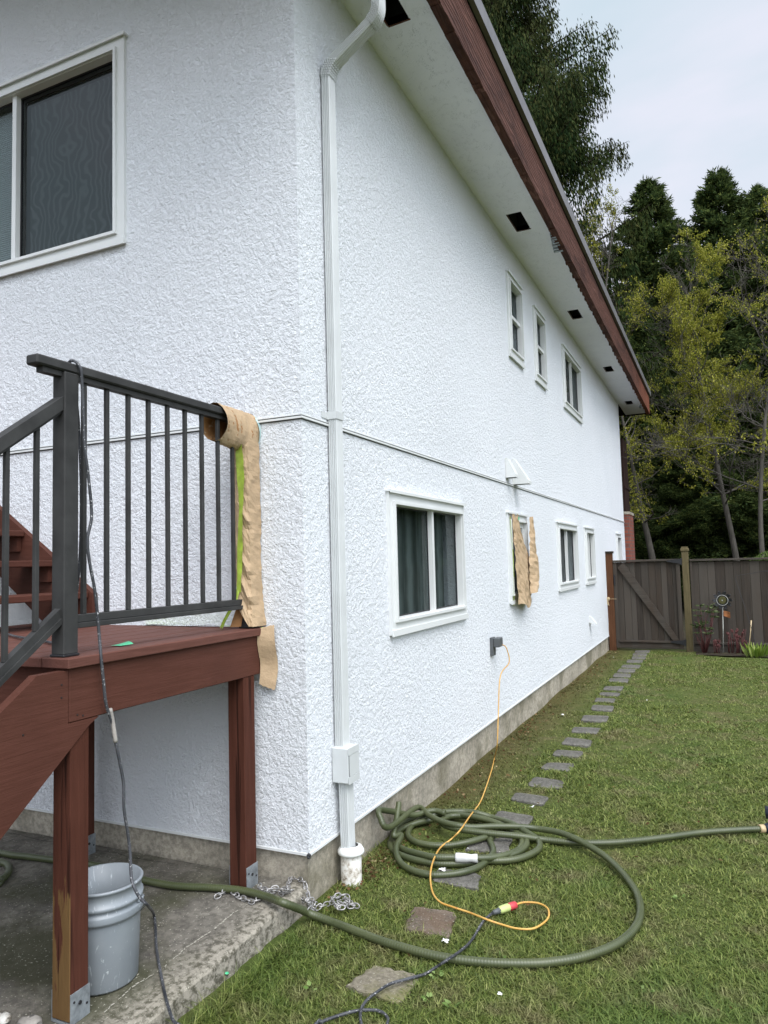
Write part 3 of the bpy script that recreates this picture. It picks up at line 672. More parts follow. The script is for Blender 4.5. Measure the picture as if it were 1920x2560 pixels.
mb = MB(); mb.lathe((.062,.315,0), [(.04,.145),(.058,.138),(.068,.122),(.070,.112),(.066,.104),(.054,.10)], 28); mb.build('collar', M['pvc'], dr_)
# exhaust hoods
for y0, zb, zt, hx in ((3.85,2.405,2.60,.10), (4.11,2.36,2.625,.165)):
    m = MB(); y1 = y0+.12
    A = [(.002,zt),(.02,zt),(hx,zb+.03),(hx,zb),(.002,zb)]
    m.poly([(x,y0,z) for x,z in A]); m.poly([(x,y1,z) for x,z in A][::-1]); m.quad((.02,y0,zt),(.02,y1,zt),(hx,y1,zb+.03),(hx,y0,zb+.03)); m.quad((hx,y0,zb+.03),(hx,y1,zb+.03),(hx,y1,zb),(hx,y0,zb)); m.quad((.002,y0,zt),(.002,y1,zt),(.02,y1,zt),(.02,y0,zt))
    h_ = m.build('exhaust_hood', M['vinyl'], house)
    m = MB(); m.box(.004,hx-.012,y0+.008,y1-.008,zb+.006,zb+.010); m.build('flap', M['grey'], h_)
m = MB(); A = [(.002,.70),(.02,.70),(.11,.585),(.11,.575),(.002,.60)]; m.prism([(x,8.36,z) for x,z in A], (0,.10,0)); m.build('wall_vent', M['vinyl'], house)
# outlet with cover
m = MB(); m.bbox(.001,.03,3.115,3.20,.76,.92,.004); m.bbox(.03,.085,3.12,3.24,.835,.915,.006); m.build('outlet_cover', M['grey'], house)
# brick pier and dark siding past the far corner
m = MB(); m.box(-.6,.10,13.52,14.4,-.1,2.52); pier = m.build('brick_pier', M['brick'], house)
m = MB(); m.box(-.65,.115,13.50,14.45,2.52,2.58); m.build('cap', M['found'], pier)
m = MB(); m.box(-.6,.045,13.50,14.3,2.60,4.2); m.box(-.4,.06,13.49,14.35,3.1,3.14); m.build('brown_siding', M['brown'], house)
m = MB(); m.box(-.12,.006,13.6,13.64,.4,1.95); m.build('dark_opening', M['dark'], house)

# ------------------------------------------------------------------ deck with stairs and railing
deck = thing('deck', (-.8,-.6,.05), 'red brown wooden landing with stairs and charcoal metal railing beside the stucco wall', 'deck')
DZ = 1.29; DX0, DX1, DY0 = -1.75, -.23, -1.233
m = MB(); bw = .14; x = DX1; q = random.Random(5)
while x > DX0-.05:
    m.bbox(x-bw+.004, x, DY0+q.uniform(-.002,.002), -.004, DZ-.038, DZ, .004); x -= bw
m.build('floor', M['deck'], deck)

m = MB(); m.bbox(-.288,-.25,-1.212,-.004,1.06,1.2505,.003); m.build('rim_beam', M['red'], deck)
m = MB(); m.bbox(-1.6,-.29,-1.19,-1.152,1.06,1.251,.003); m.build('front_beam', M['redx'], deck)
m = MB(); m.bbox(-1.6,-.29,-.045,-.006,1.06,1.251,.003); m.build('ledger', M['redx'], deck)
m = MB()
for x_ in (-.7,-1.1,-1.5): m.box(x_-.019,x_+.019,-1.15,-.05,1.10,1.2505)
m.build('joist', M['red'], deck)
def post(x0, x1, y0, y1, top, mat, wearing=False):
    zb = sz((y0+y1)/2)
    m = MB(); m.bbox(x0, x1, y0, y1, zb+.012, top, .003); p = m.build('post', mat, deck)
    m = MB(); m.box(x1+.0005, x1+.0035, y0+.002, y1+.003, zb+.001, zb+.105); m.box(x0-.003,x1+.003,y0,y1,zb+.001,zb+.010); m.box(x0-.0035,x0-.0005,y0+.002,y1,zb+.001,zb+.105); m.build('post_bracket', M['galv'], p)
    for (yy, zz, rr) in (((y0+y1)/2, zb+.062, .007), (y0+.016, zb+.075, .004), (y1-.012, zb+.045, .004)):
        m = MB(); m.tube([(x1+.0036,yy,zz),(x1+.0070,yy,zz)], rr, 8); m.build('bolt', M['black'], p)
post(-.342,-.256,-1.200,-1.115,1.08,M['redzw']); post(-.347,-.252,-.165,-.075,1.059,M['redz']); post(-1.41,-1.32,-.16,-.075,1.059,M['redz']); post(-1.41,-1.32,-1.15,-1.06,1.059,M['redz'])
# stair down towards -y
sl = .705
def stringer(x0, x1, name='stringer'):
    yb = -2.46; 
    top = lambda y: 1.246+sl*(y+1.347); bot = lambda y: 1.033+sl*(y+1.123)
    m = MB(); P_ = [(-1.216,1.246),(-1.347,1.246),(yb-.25,top(yb-.25)),(yb-.25,sz(-2.7)+.002),(yb+.0,sz(-2.5)+.002),(-1.123-.0,1.033),(-1.075,1.0585),(-1.216,1.0585)]
    m.prism([(x0,y,z) for y,z in P_], (x1-x0,0,0)); return m.build(name, M['red'], deck)
stringer(-.288,-.250); stringer(-1.25,-1.212)
for (y,z) in ((-1.245,1.20),(-1.245,1.155),(-1.15,1.075),(-1.175,1.082),(-1.40,1.06)): m = MB(); m.tube([(-.2505,y,z),(-.2485,y,z)], .0035, 6); m.build('screw', M['black'], deck)
for k in range(1, 7):
    z = DZ-k*.185; y = DY0-.03-.262*(k-1)
    m = MB(); m.bbox(-1.212,-.29,y-.28,y,z-.038,z,.004); m.build('tread', M['redx'], deck)
# stair up towards -x, open risers
top = lambda x: 1.473-(x+1.374)*.672
m = MB(); P_ = [(-1.374,1.291),(-1.374,1.47),(-4.6,top(-4.6)),(-4.6,top(-4.6)-.26),(-1.75,1.291)]
m.prism([(x_,-.045,z) for x_,z in P_], (0,.038,0)); m.build('stringer', M['redx'], deck)
m = MB(); m.prism([(x_,-1.16,z) for x_,z in P_], (0,.038,0)); m.build('stringer', M['redx'], deck)
for k in range(9):
    z = 1.478+.186*k; x_ = -1.40-.262*k
    m = MB(); m.bbox(x_-.27, x_, -1.118, -.047, z-.036, z, .004); m.build('tread', M['red'], deck)
    if k < 8:
        m = MB(); m.box(x_-.20, x_-.03, -.075, -.046, z-.125, z-.037); m.build('cleat', M['red'], deck)
# railing along the landing
RX = -.305
rail = MB(); rail.bbox(RX-.030,RX+.030,-1.335,-.030,2.338,2.375,.006); rail.box(RX-.017,RX+.017,-1.30,-.02,2.318,2.3375)
railing = rail.build('railing', M['rail'], deck)
m = MB(); m.bbox(RX-.0325,RX+.0325,-1.216,-1.150,1.298,2.336,.004); nw = m.build('newel_post', M['rail'], railing)
m = MB(); m.bbox(RX-.036,RX+.036,-1.219,-1.147,1.291,1.300,.002); m.build('base_plate', M['black'], railing)
m = MB(); m.bbox(RX-.0325,RX+.0325,-.085,-.022,1.291,2.317,.004); m.build('newel_post', M['rail'], railing)
m = MB(); m.bbox(RX-.016,RX+.016,-1.149,-.086,1.408,1.437,.002); m.bbox(RX-.024,RX+.024,-1.149,-.086,1.388,1.4075,.002); m.build('bottom_rail', M['rail'], railing)
for y in (-1.098,-.984,-.869,-.752,-.634,-.518,-.400,-.280,-.163):
    m = MB(); m.bbox(RX-.0085,RX+.0085,y-.0085,y+.0085,1.4375,2.3175,.0015); m.build('baluster', M['rail'], railing)
# stair railing
s2 = .745
tz = lambda y: 2.232+s2*(y+1.2); bz = lambda y: 1.455+s2*(y+1.2)
def slope(m, y0, y1, zf, dz0, dz1, hw): m.hexa([(RX-hw,y1,zf(y1)+dz0),(RX+hw,y1,zf(y1)+dz0),(RX+hw,y0,zf(y0)+dz0),(RX-hw,y0,zf(y0)+dz0),(RX-hw,y1,zf(y1)+dz1),(RX+hw,y1,zf(y1)+dz1),(RX+hw,y0,zf(y0)+dz1),(RX-hw,y0,zf(y0)+dz1)])
m = MB(); slope(m, -1.217, -2.5, tz, -.028, .022, .026); slope(m, -1.217, -2.5, tz, -.040, -.0285, .017); srail = m.build('stair_railing', M['rail'], deck)
m = MB(); slope(m, -1.185, -2.5, bz, -.012, .022, .015); slope(m, -1.185, -2.5, bz, -.034, -.0125, .023); m.build('bottom_rail', M['rail'], srail)
for y in (-1.31,-1.43,-1.55,-1.67,-1.79,-1.91,-2.03,-2.15,-2.27,-2.39):
    m = MB(); m.bbox(RX-.0085,RX+.0085,y-.0085,y+.0085,bz(y)+.018,tz(y)-.036,.0015); m.build('baluster', M['rail'], srail)
m = MB(); m.bbox(RX-.0325,RX+.0325,-2.56,-2.495,sz(-2.5)+.003,tz(-2.5)+.05,.004); m.build('newel_post', M['rail'], srail)

# masking paper and tape
def crumple(seed):
    q = random.Random(seed); K = [(q.uniform(6,40), q.uniform(6,40), q.uniform(0,6), q.uniform(.0008,.003)) for _ in range(9)]
    return lambda a, b: sum(abs(math.sin(k[0]*a+k[1]*b+k[2]))*k[3]-k[3]*.6 for k in K)
cr = crumple(4)
sleeve = thing('paper_sleeve', (RX,-.15,2.2), 'brown masking paper sleeve taped round the end of the top handrail at the wall', 'masking paper')
m = MB()
def fs(u, v):
    y = -.30+.285*u+.02*math.sin(2*math.pi*v); a = 2*math.pi*v; ry = .066*(1-.1*u); rz_ = .094+.018*u
    return (RX-.006+ry*math.sin(a)+cr(u*.5,v*.4), y, 2.397-rz_+rz_*math.cos(a)+cr(v,u)*.8-.004*u)
m.grid(lambda u, v: fs(u, v), 14, 26, smooth=False); m.build('paper', M['paper'], sleeve, orient=False)
m = MB(); m.grid(lambda u, v: (fs(u*.93+.03,v)[0]*.985-.0046, fs(u*.93+.03,v)[1], (fs(u*.93+.03,v)[2]-2.3)*.97+2.3), 12, 40); m.build('inside', M['paperin'], sleeve, orient=False)
m = MB(); m.grid(lambda u, v: (RX-.005+.07*math.sin(2*math.pi*(v*.55+.06)), -.016+.013*u-.0, 2.385-.098+.10*math.cos(2*math.pi*(v*.55+.06))+.01*u-.008), 2, 24); m.build('tape', M['btape'], sleeve)
wrap = thing('paper_wrap', (RX,-.06,1.3), 'tall brown paper round the rail post at the wall with yellow green tape', 'masking paper')
m = MB()
def fw(u, v):       # u from top to bottom, v round the post
    low = 1.49-.19*min(1, max(0, (v-.28)/.35))
    z = 2.27+(low-2.27)*u; fl = max(0, u-.80)/.20
    pts = [(-.048,.035),(-.052,-.045),(-.02,-.060),(.030,-.057),(.052,-.045),(.056,.042)]
    s_ = v*5; i = min(4, int(s_)); f_ = s_-i; a, b = pts[i], pts[i+1]
    k = 1+.22*fl*(v > .4); cz = 0
    for (uc, vc, wu, wv, am, sl_) in ((.18,.55,.02,.2,.012,.3),(.44,.62,.025,.16,.014,-.5),(.50,.66,.02,.14,-.010,.4),(.70,.60,.03,.2,.016,-.3),(.76,.7,.02,.2,-.012,.5),(.84,.62,.03,.25,.018,-.4),(.90,.75,.02,.2,-.012,.3),(.30,.15,.03,.2,.008,.2)):
        e_ = ((u-uc)+sl_*(v-vc)*.3)/wu; cz += am*math.exp(-e_*e_)*math.exp(-((v-vc)/wv)**2)
    c_ = cr(u*.9+v*.1, v*.4)*.9+cz
    x0 = a[0]+(b[0]-a[0])*f_; y0 = a[1]+(b[1]-a[1])*f_; r0 = math.hypot(x0, y0)
    return (RX+x0*k*(1+c_/r0)+.010*fl, -.053+.01*u+y0*k*(1+c_/r0)-.010*fl*(v > .4), z)
jw = random.Random(40); m.grid(lambda u, v: tuple(c+jw.uniform(-.0024,.0024) for c in fw(u, v)), 46, 14, smooth=False); m.build('paper', M['paper'], wrap, orient=False)
m = MB()
def ft_(u, v):
    z = 2.26-.78*u; wd = .022*(1+.45*math.sin(9*u)*math.sin(3*u+1)); x = RX+.012+.010*math.sin(4.2*u)+wd*(v-.5)*1.6
    return (x, -.1235-.004*math.sin(13*u)*v-.006*abs(math.sin(22*u))*(v-.3)-.002, z+.008*math.sin(15*u+3*v))
m.grid(ft_, 60, 4); m.build('tape', M['tape'], wrap)
m = MB(); m.grid(lambda u, v: (RX-.032-.052*u*.9+.038*v*(1-u*.3)+.010*math.sin(5*u), -.118-.045*u+.012*math.sin(6*v), 1.48-.185*u+.01*math.sin(8*v)), 16, 4); m.build('loose_tape', M['tape'], wrap)
m = MB(); m.grid(lambda u, v: (RX-.030+.045*v-.02*u, -.100-.03*u*(1-v), 1.40-.10*u), 8, 6); m.build('loose_flap', M['paperin'], wrap)
m = MB()
def fp(u, v): return (-.245+.075*v+.012*math.sin(3*u)*v, -.014-.035*(1-v)*(1-.3*u)-.010*math.sin(7*u), 1.285-.275*u+.02*v*(1-u)-.03*v*u+cr(u,v))
m.grid(fp, 20, 8)
strip = solo('paper_strip', m, M['paper'], 'narrow brown paper strip hanging at the wall end of the landing edge', 'masking paper', orient=False)
m = MB(); m.grid(lambda u, v: (-.236+.035*v+.010*u, -.020-.02*(1-v), 1.289+.004*math.sin(5*v)-.03*u*u), 6, 6); solo('tape_scrap', m, M['tape'], 'yellow green tape scrap folded over the landing corner at the wall', 'tape')
m = MB(); m.grid(lambda u, v: (-.40-.62*u, -.012-.028*v-.01*math.sin(5*u), 1.2935+.004*math.sin(9*u)+.004*v*math.sin(3*u)), 30, 3); solo('tape_strip', m, M['tape'], 'long pale yellow tape strip lying on deck boards along the wall', 'tape')
# paper over the lower window
wp = thing('window_masking', (.03,4.2,1.12), 'torn brown masking paper hanging over the narrow lower window', 'masking paper')
cr2 = crumple(9)
def lerp_(u, *K):
    for (a, b), (c, d) in zip(K, K[1:]):
        if u <= c: return b+(d-b)*(u-a)/(c-a)
    return K[-1][1]
def s1(u, v):
    z = 2.035-.90*u; y0 = 3.885+.012*math.sin(7*u); wd = lerp_(u, (0,.22), (.18,.30), (.42,.55), (.62,.66), (1,.60))
    x = .034+.045*abs(math.sin(v*2.4+.25+.5*u))*(.4+.7*u)+.016*abs(math.sin(v*6+3*u))*u+cr2(u*.9,v*.6)*2.2
    return (x, y0+wd*v, z+.030*math.sin(6*v+1)*u*u+.02*(1-u)*math.sin(11*v))
jw = random.Random(41); m = MB(); m.grid(lambda u, v: tuple(c+jw.uniform(-.003,.003) for c in s1(u, v)), 24, 10, smooth=False)
def s3(u, v):
    z = 2.045-.80*u; a = lerp_(u, (0,4.48), (.35,4.42), (.6,4.36), (1,4.34)); b = lerp_(u, (0,4.55), (.2,4.64), (.35,4.60), (.62,4.76), (.8,4.74), (1,4.52))
    return (.066+.060*abs(math.sin(v*2.9+.2))*(.45+.8*u)+cr2(v*.7+u,u)*2.0, a+(b-a)*v, z+.03*v*u)
m.grid(lambda u, v: tuple(c+jw.uniform(-.003,.003) for c in s3(u, v)), 22, 6, smooth=False); m.build('paper', M['paper'], wp, orient=False)
m = MB(); m.grid(lambda u, v: (.0255+.014*math.sin(3*u), 3.862+.024*v+.008*u, 2.02-.87*u), 20, 2); m.build('tape', M['tape'], wp)
m = MB(); m.grid(lambda u, v: (.028, 4.12+.10*u, 2.0+.035*v+.01*math.sin(7*u)), 6, 4); m.build('tape_patch', M['gtape'], wp)

# ------------------------------------------------------------------ bucket
BC = (-.372,-.935,sz(-.93)+.001)
bk = thing('bucket', BC, 'grey plastic paint bucket with white splatters standing behind the near deck post', 'bucket')
m = MB(); m.lathe(BC, [(0.001,.004),(.118,.004),(.124,0),(.130,.008),(.139,.24),(.140,.252),(.150,.254),(.151,.262),(.151,.278),(.149,.284),(.141,.286),(.141,.300),(.149,.302),(.150,.309),(.1495,.316),(.142,.318),(.1425,.360),(.148,.362),(.150,.368),(.147,.373),(.138,.372),(.134,.24),(.122,.02),(.001,.016)], 48)
m.build('body', M['bucket'], bk, orient=False)
m = MB(); m.tube([(BC[0]+.151*math.cos(a), BC[1]+.151*math.sin(a)+0*a, BC[2]+.295-.10*math.sin((a+1.0)/1.9*math.pi*1)*0-.0) for a in np.linspace(.25,.55,4)], .006, 6)
m.tube([(BC[0]+.155*math.cos(a), BC[1]+.155*math.sin(a), BC[2]+.300-.14*math.sin((a-.4)/math.pi*math.pi)) for a in np.linspace(.4,.4+math.pi,28)], .0022, 6)
m.build('handle', M['galv'], bk)

# ------------------------------------------------------------------ hose
HR = .0175
def along_tube(pts, r, n=10):
    m = MB(); sp = spline(pts, .012); m.tube(sp, r, n); d = [0]
    for a, b in zip(sp, sp[1:]): d.append(d[-1]+(b-a).length)
    al = []
    for k in d: al += [k]*n
    return m, al
def tube_thing(name, pts, r, mat, parent, n=10):
    m, al = along_tube(pts, r, n); o = m.build(name, mat, parent, orient=False)
    at = o.data.attributes.new('along', 'FLOAT', 'POINT'); at.data.foreach_set('value', al); return o
GR = GZ+.012
def G(px, py, h=0): p = onz((px,py), GR+HR+h); return (p[0],p[1],p[2])
def Sb(px, py, h=0): 
    p = onz((px,py), .05+HR); z = sz(p[1])+HR+.002+h; p = onz((px,py), z); return (p[0],p[1],z)
hose = thing('garden_hose', (.7,.9,GZ), 'thick green hose coiled on the lawn and running across the slab', 'hose')
P_ = [G(1902,2072), G(1823,2076), G(1748,2082), G(1674,2092), G(1599,2101), G(1524,2107), G(1449,2107), G(1357,2099), G(1303,2091,.02), G(1221,2083,.03), G(1153,2074,.035), G(1113,2064,.03), G(1104,2052,.02), G(1124,2041,.01), G(1156,2040,.01), G(1202,2047), G(1248,2060,.0), G(1289,2082), G(1305,2104), G(1295,2125), G(1262,2138,.01), G(1215,2145,.02), G(1140,2144,.03), G(1086,2143,.03), G(1045,2134,.02), G(1010,2124,.01), G(984,2106), G(983,2084), G(1003,2062,.0), G(1035,2045,.0), G(1075,2036), G(1120,2036), G(1170,2040,.02), G(1225,2052,.02), G(1290,2079), G(1316,2103), G(1306,2124), G(1270,2140), G(1200,2155), G(1113,2160), G(1050,2152), G(1000,2137), G(976,2116), G(984,2092), G(1006,2072), G(1040,2058,.01), G(1080,2050,.01),
     ]
hp = P_
tube_thing('coil', hp, HR, M['hose'], hose)
# inner loop
tube_thing('inner_loop', [G(1224,2100,.0), G(1233,2122), G(1229,2139), G(1200,2165), G(1167,2178,.005), G(1124,2186), G(1077,2187), G(1037,2178), G(1007,2162), G(993,2140,.02), G(991,2117,.03), G(1003,2088,.035), (.085,.80,.03), (.060,.90,.085), (.045,.97,.14), (.040,.985,.155)], HR*.97, M['hose'], hose)
tube_thing('loop', [G(1224,2102), G(1232,2090), G(1208,2095,.01), G(1167,2106,.01), G(1118,2114), G(1072,2112), G(1037,2104), G(1020,2088), G(1028,2066), G(1050,2050), G(1085,2037,.03), G(1113,2030,.03), G(1156,2029,.02), G(1194,2033,.02), G(1235,2045), G(1275,2057,.02), G(1311,2077,.02), G(1343,2098), G(1349,2118), G(1332,2133), G(1294,2147), G(1248,2152), G(1204,2150), G(1175,2148,.02)], HR, M['hose'], hose)
# from the coil up against the foundation and out into the wide loop
tube_thing('wide_loop', [G(1113,2033,.05), G(1080,2027,.055), (.075,1.14,.035), (.04,.97,.10), (.025,.80,.165), (.026,.735,.185), (.05,.70,.16), (.085,.74,.095), G(1042,2019,.07), G(1072,2038,.055), G(1102,2053,.055), G(1140,2063,.055), G(1181,2068,.045), G(1235,2066,.04), G(1303,2067,.03), G(1345,2072,.02), G(1393,2080,.03), G(1431,2093,.035), G(1468,2112,.02), G(1509,2138), G(1543,2168), G(1569,2198), G(1591,2231), G(1601,2269), G(1595,2306), G(1569,2340), G(1524,2369), G(1449,2394), G(1375,2406), G(1312,2409), G(1227,2407), G(1143,2399), G(1080,2388), G(1016,2371), G(953,2352), G(890,2328), G(827,2304), G(775,2284,.02), G(748,2272,.06),
     Sb(705,2256,.02), Sb(665,2241,.008), Sb(603,2226), Sb(530,2219), Sb(434,2214), Sb(347,2197), Sb(289,2176), Sb(222,2161), Sb(128,2149), Sb(72,2142), Sb(0,2132), (-2.3,-.25,sz(-.3)+HR), (-2.9,-.45,sz(-.4)+HR), (-2.7,-.85,sz(-.8)+HR), (-2.1,-.75,sz(-.75)+HR), Sb(-25,2210), Sb(0,2201), Sb(20,2184), Sb(21,2166), Sb(0,2155), (-1.95,-.40,sz(-.4)+HR)], HR, M['hose'], hose)
m = MB(); a = Vector(G(1138,2144,.032)); b = Vector(G(1194,2146,.032)); d = (b-a); 
m.tube([a+d*t_ for t_ in (0,.04,.1,.5,.72,.9,1)], [.019,.0245,.0255,.0235,.0195,.023,.022], 12); m.build('coupling', M['connw'], hose)
nz = thing('sprinkler', (G(1912,2066)[0], G(1912,2066)[1], GZ), 'dark navy sprinkler head with a tan ring at the hose end in grass', 'sprinkler')
a = Vector(G(1898,2072,.0)); dx = (Vector(G(1902,2072))-Vector(G(1823,2076))).normalized()
m = MB(); m.tube([a, a+dx*.03], .024, 14); m.build('ring', M['tan'], nz)
m = MB(); m.tube([a+dx*.03, a+dx*.05, a+dx*.09, a+dx*.14, a+dx*.17], [.020,.030,.034,.030,.018], 12); c_ = a+dx*.095
m.tube([c_+Vector((0,0,.02)), c_+Vector((0,0,.10))], .018, 10); m.tube([c_+Vector((-.045,0,.085)), c_+Vector((.05,0,.085))], [.036,.036], 16)
for s_ in (-1,1): m.tube([c_, c_+Vector((0,.10*s_,-.02))], .008, 6)
m.build('body', M['navy'], nz)
m = MB(); m.tube([c_+Vector((-.012,0,.085)), c_+Vector((-.006,0,.085))], [.0375,.0375], 16); m.build('band', M['tan'], nz)

# ------------------------------------------------------------------ cords
cr_ = .0058
def C(px, py, h=0): p = onz((px,py), GR+.010+h); return tuple(p)
def Q(px, py, h=0): 
    z = .03; 
    for _ in range(3): p = onz((px,py), z+cr_); z = sz(p[1])+.002+h
    return (p[0],p[1],z+cr_)
def onx(px, x): d = ray(px); return tuple(CAM+d*(x-CAM[0])/d[0])
bcord = thing('extension_cord', (-.24,-1.15,1.3), 'black paint spattered cord draped over the railing down to slab and lawn', 'cord')
xs = -.238
draped = [Q(430,2540-0,0)]
line = [(-1.35,-.62,1.302), (-1.15,-.72,1.30), (-.98,-.80,1.303), (-.80,-.86,1.30), (-.66,-.92,1.302), (-.50,-1.0,1.32), (-.42,-1.02,1.55), (-.37,-1.05,1.85), (-.345,-1.09,2.2), (-.338,-1.135,2.36), (-.315,-1.16,2.387), (-.285,-1.165,2.388), (-.262,-1.155,2.36)]
dn = [onx((205,960),-.262), onx((209,1040),-.264), onx((212,1120),-.264), onx((222,1200),-.264), onx((229,1290),-.262), onx((219,1345),-.262), onx((223,1400),-.262), onx((236,1470),-.256), onx((243,1530),-.250), onx((249,1600),-.243), (onx((253,1650),-.226)), onx((259,1705),-.222), onx((265,1760),-.226), onx((281,1810),-.226), onx((288,1850),-.222), onx((300,1910),-.210), onx((309,1960),-.20), onx((310,2020),-.19), onx((319,2080),-.185), onx((325,2130),-.18), onx((328,2190),-.165), onx((334,2215),-.145), onx((350,2245),-.125), onx((368,2262),-.115)]
gl = [Q(384,2285,.02), Q(389,2320), Q(391,2370), Q(403,2440), Q(416,2500), Q(432,2550), Q(455,2600)]
off = [(.0,-1.42,GZ+.02), (.15,-1.72,GZ+.02), (.45,-1.62,GZ+.02), C(770,2580), C(800,2557), C(850,2538), C(900,2526), C(945,2527), C(966,2540), C(969,2556), C(958,2580), C(925,2590), C(906,2568), C(901,2530,.008), C(915,2503,.005), C(940,2482,.015), C(975,2460,.015), C(1020,2447,.01), C(1060,2436), C(1090,2418,.015), C(1116,2401,.042), C(1150,2378,.02), C(1178,2352), C(1205,2308), C(1222,2290), C(1238,2278)]
m = MB(); m.tube(spline(line+dn+gl+off, .012), cr_, 8); m.build('cable', M['cord'], bcord, orient=False)
m = MB(); m.tube(spline([onx((275,1772),-.2255), onx((281,1800),-.2255), onx((287,1840),-.2215), onx((289,1855),-.2215)], .01), .0080, 8); m.build('tape_wrap', M['slabstone'], bcord)
a = Vector(C(1232,2282,.004)); b = Vector(C(1290,2262,.004)); d = b-a
m = MB(); m.tube([a, a+d*.28], [.009,.014], 10); m.build('strain_relief', M['grey'], bcord)
m = MB(); m.tube([a+d*.26, a+d*.34, a+d*.66, a+d*.7], [.014,.0185,.0185,.016], 6); m.build('socket', M['yel'], bcord)
oc = thing('orange_cord', (.6,1.6,GZ), 'orange extension cord running from the wall outlet down across the hose', 'cord')
m = MB(); m.tube([a+d*.68, a+d*.74, a+d*.98, b], [.015,.018,.0175,.009], 6); m.build('plug', M['redpl'], oc)
ol = [(.085,3.215,.85), (.12,3.22,.82), (.145,3.20,.70)]
def onx2(px, x): return onx(px, x)
ol += [onx((1251,1690),.16), onx((1246,1780),.18), onx((1243,1860),.20)]
ol += [C(1236,1895,.004), C(1229,1925), C(1213,1974), C(1199,2008,.0), C(1175,2040,.05), C(1150,2076,.075), C(1128,2098,.03), C(1103,2117,.02), C(1088,2140,.045), C(1078,2170,.05), C(1076,2200,.01), C(1082,2232), C(1100,2255), C(1130,2267), C(1175,2282), C(1215,2298,.012), C(1250,2310), C(1290,2321), C(1330,2322), C(1358,2308), C(1372,2290), C(1368,2270), C(1345,2258), C(1310,2256), C(1288,2262,.004)]
m = MB(); m.tube(spline(ol, .012), .0046, 8); m.build('cable', M['ocord'], oc, orient=False)

# ------------------------------------------------------------------ chain
ch = MB(); cpts = [(530,2246),(548,2238),(562,2228),(575,2226),(592,2240),(612,2250),(634,2256),(652,2242),(672,2229),(692,2229),(712,2234),(730,2246),(748,2252),(762,2262),(778,2272),(796,2268),(815,2262),(834,2252),(850,2243),(866,2250),(880,2262),(892,2264),(872,2266),(852,2258),(842,2268),(856,2270),(838,2262),(828,2248),(846,2240),(862,2240),(872,2252),(860,2262)]
c3 = []
for k, (a, b) in enumerate(cpts):
    p = onz((a,b), .07)
    if p[0] < 0: z = sz(p[1])+.010
    else: z = GR+.008+(.014 if k > 19 else 0)+.02*(k > 22); p = onz((a,b), z)
    if p[0] < 0: p = onz((a,b), z)
    c3.append((p[0],p[1],max(z,(sz(p[1])+.01) if p[0] < 0 else z)))
extra = [(648,2210),(656,2222),(668,2226),(690,2222),(716,2226),(738,2232),(748,2244),(768,2256),(782,2250),(786,2264),(776,2272)]
c4 = []
for a, b in extra:
    p = onz((a,b), .085); z = .085 if p[0] < .01 else .02; p = onz((a,b), z); c4.append(tuple(p))
q = random.Random(2)
for path in (c3, c4):
    sp = spline(path, .004); acc = 0; last = sp[0]; k = 0
    for i in range(1, len(sp)):
        acc += (sp[i]-sp[i-1]).length
        if acc > .0235:
            acc = 0; t_ = (sp[i]-last).normalized(); last = sp[i]; c0 = sp[i]+Vector((q.uniform(-.003,.003),q.uniform(-.003,.003),q.uniform(0,.003)))
            up = Vector((0,0,1)); side = t_.cross(up).normalized(); ang = (R_(25) if k % 2 else R_(-58))+q.uniform(-.3,.3); k += 1
            s_ = side*math.cos(ang)+up*math.sin(ang); ring = []
            for j in range(14):
                a = 2*math.pi*j/14; ring.append(c0+t_*(.0175*math.cos(a)+.004*(1 if math.cos(a) > 0 else -1))*.85+s_*(.0105*math.sin(a)))
            ring.append(ring[0]); ch.tube(ring, .0031, 6, caps=False)
solo('chain', ch, M['chain'], 'steel link chain heaped across the slab corner onto the grass', 'chain', orient=False)

# ------------------------------------------------------------------ stepping stones
S5 = 2.552
K5 = [[(1245,190),(1345,190),(1335,205),(1240,204)],[(1230,208),(1325,210),(1318,224),(1225,223)],[(1225,228),(1315,230),(1310,246),(1220,244)],[(1195,248),(1300,252),(1290,270),(1185,268)],[(1165,280),(1285,283),(1270,302),(1150,300)],[(1140,305),(1250,308),(1240,330),(1125,328)],
 [(1110,335),(1222,340),(1215,362),(1100,358)],[(1080,367),(1210,369),(1200,397),(1070,388)],[(1050,417),(1175,418),(1160,443),(1035,440)],[(1025,455),(1155,460),(1140,478),(1010,472)],[(995,490),(1125,497),(1110,522),(980,515)],[(970,535),(1115,543),(1100,575),(960,568)],
 [(915,600),(1083,606),(1062,645),(893,635)],[(850,675),(1032,683),(1005,720),(832,710)],[(805,740),(975,760),(955,797),(765,785)],[(735,820),(922,830),(895,867),(710,855)],[(680,900),(868,908),(835,960),(635,940)],[(600,990),(805,1020),(770,1073),(548,1048)],[(480,1090),(705,1120),(655,1170),(440,1135)],[(370,1203),(612,1243),(545,1312),(330,1258)]]
stones = [[(1100+a/S5, 1550+b/S5) for a, b in q_] for q_ in K5]
K3 = lambda l: [(950+a/3.687, 1950+b/3.687) for a, b in l]
K2 = lambda l: [(700+a/2.37, 1850+b/2.37) for a, b in l]
stones += [K3([(860,500),(1240,520),(1190,660),(760,630)]), K3([(540,790),(960,850),(910,1000),(430,905)]), K2([(780,965),(1060,1000),(1015,1165),(715,1110)]), K2([(545,1312),(850,1375),(715,1560),(368,1440)])]
far_lab = ['first','second','third','fourth','fifth','sixth','seventh','eighth','ninth','tenth','eleventh','twelfth','thirteenth','fourteenth','fifteenth','sixteenth','seventeenth','eighteenth','nineteenth','twentieth']
slabs2d = []
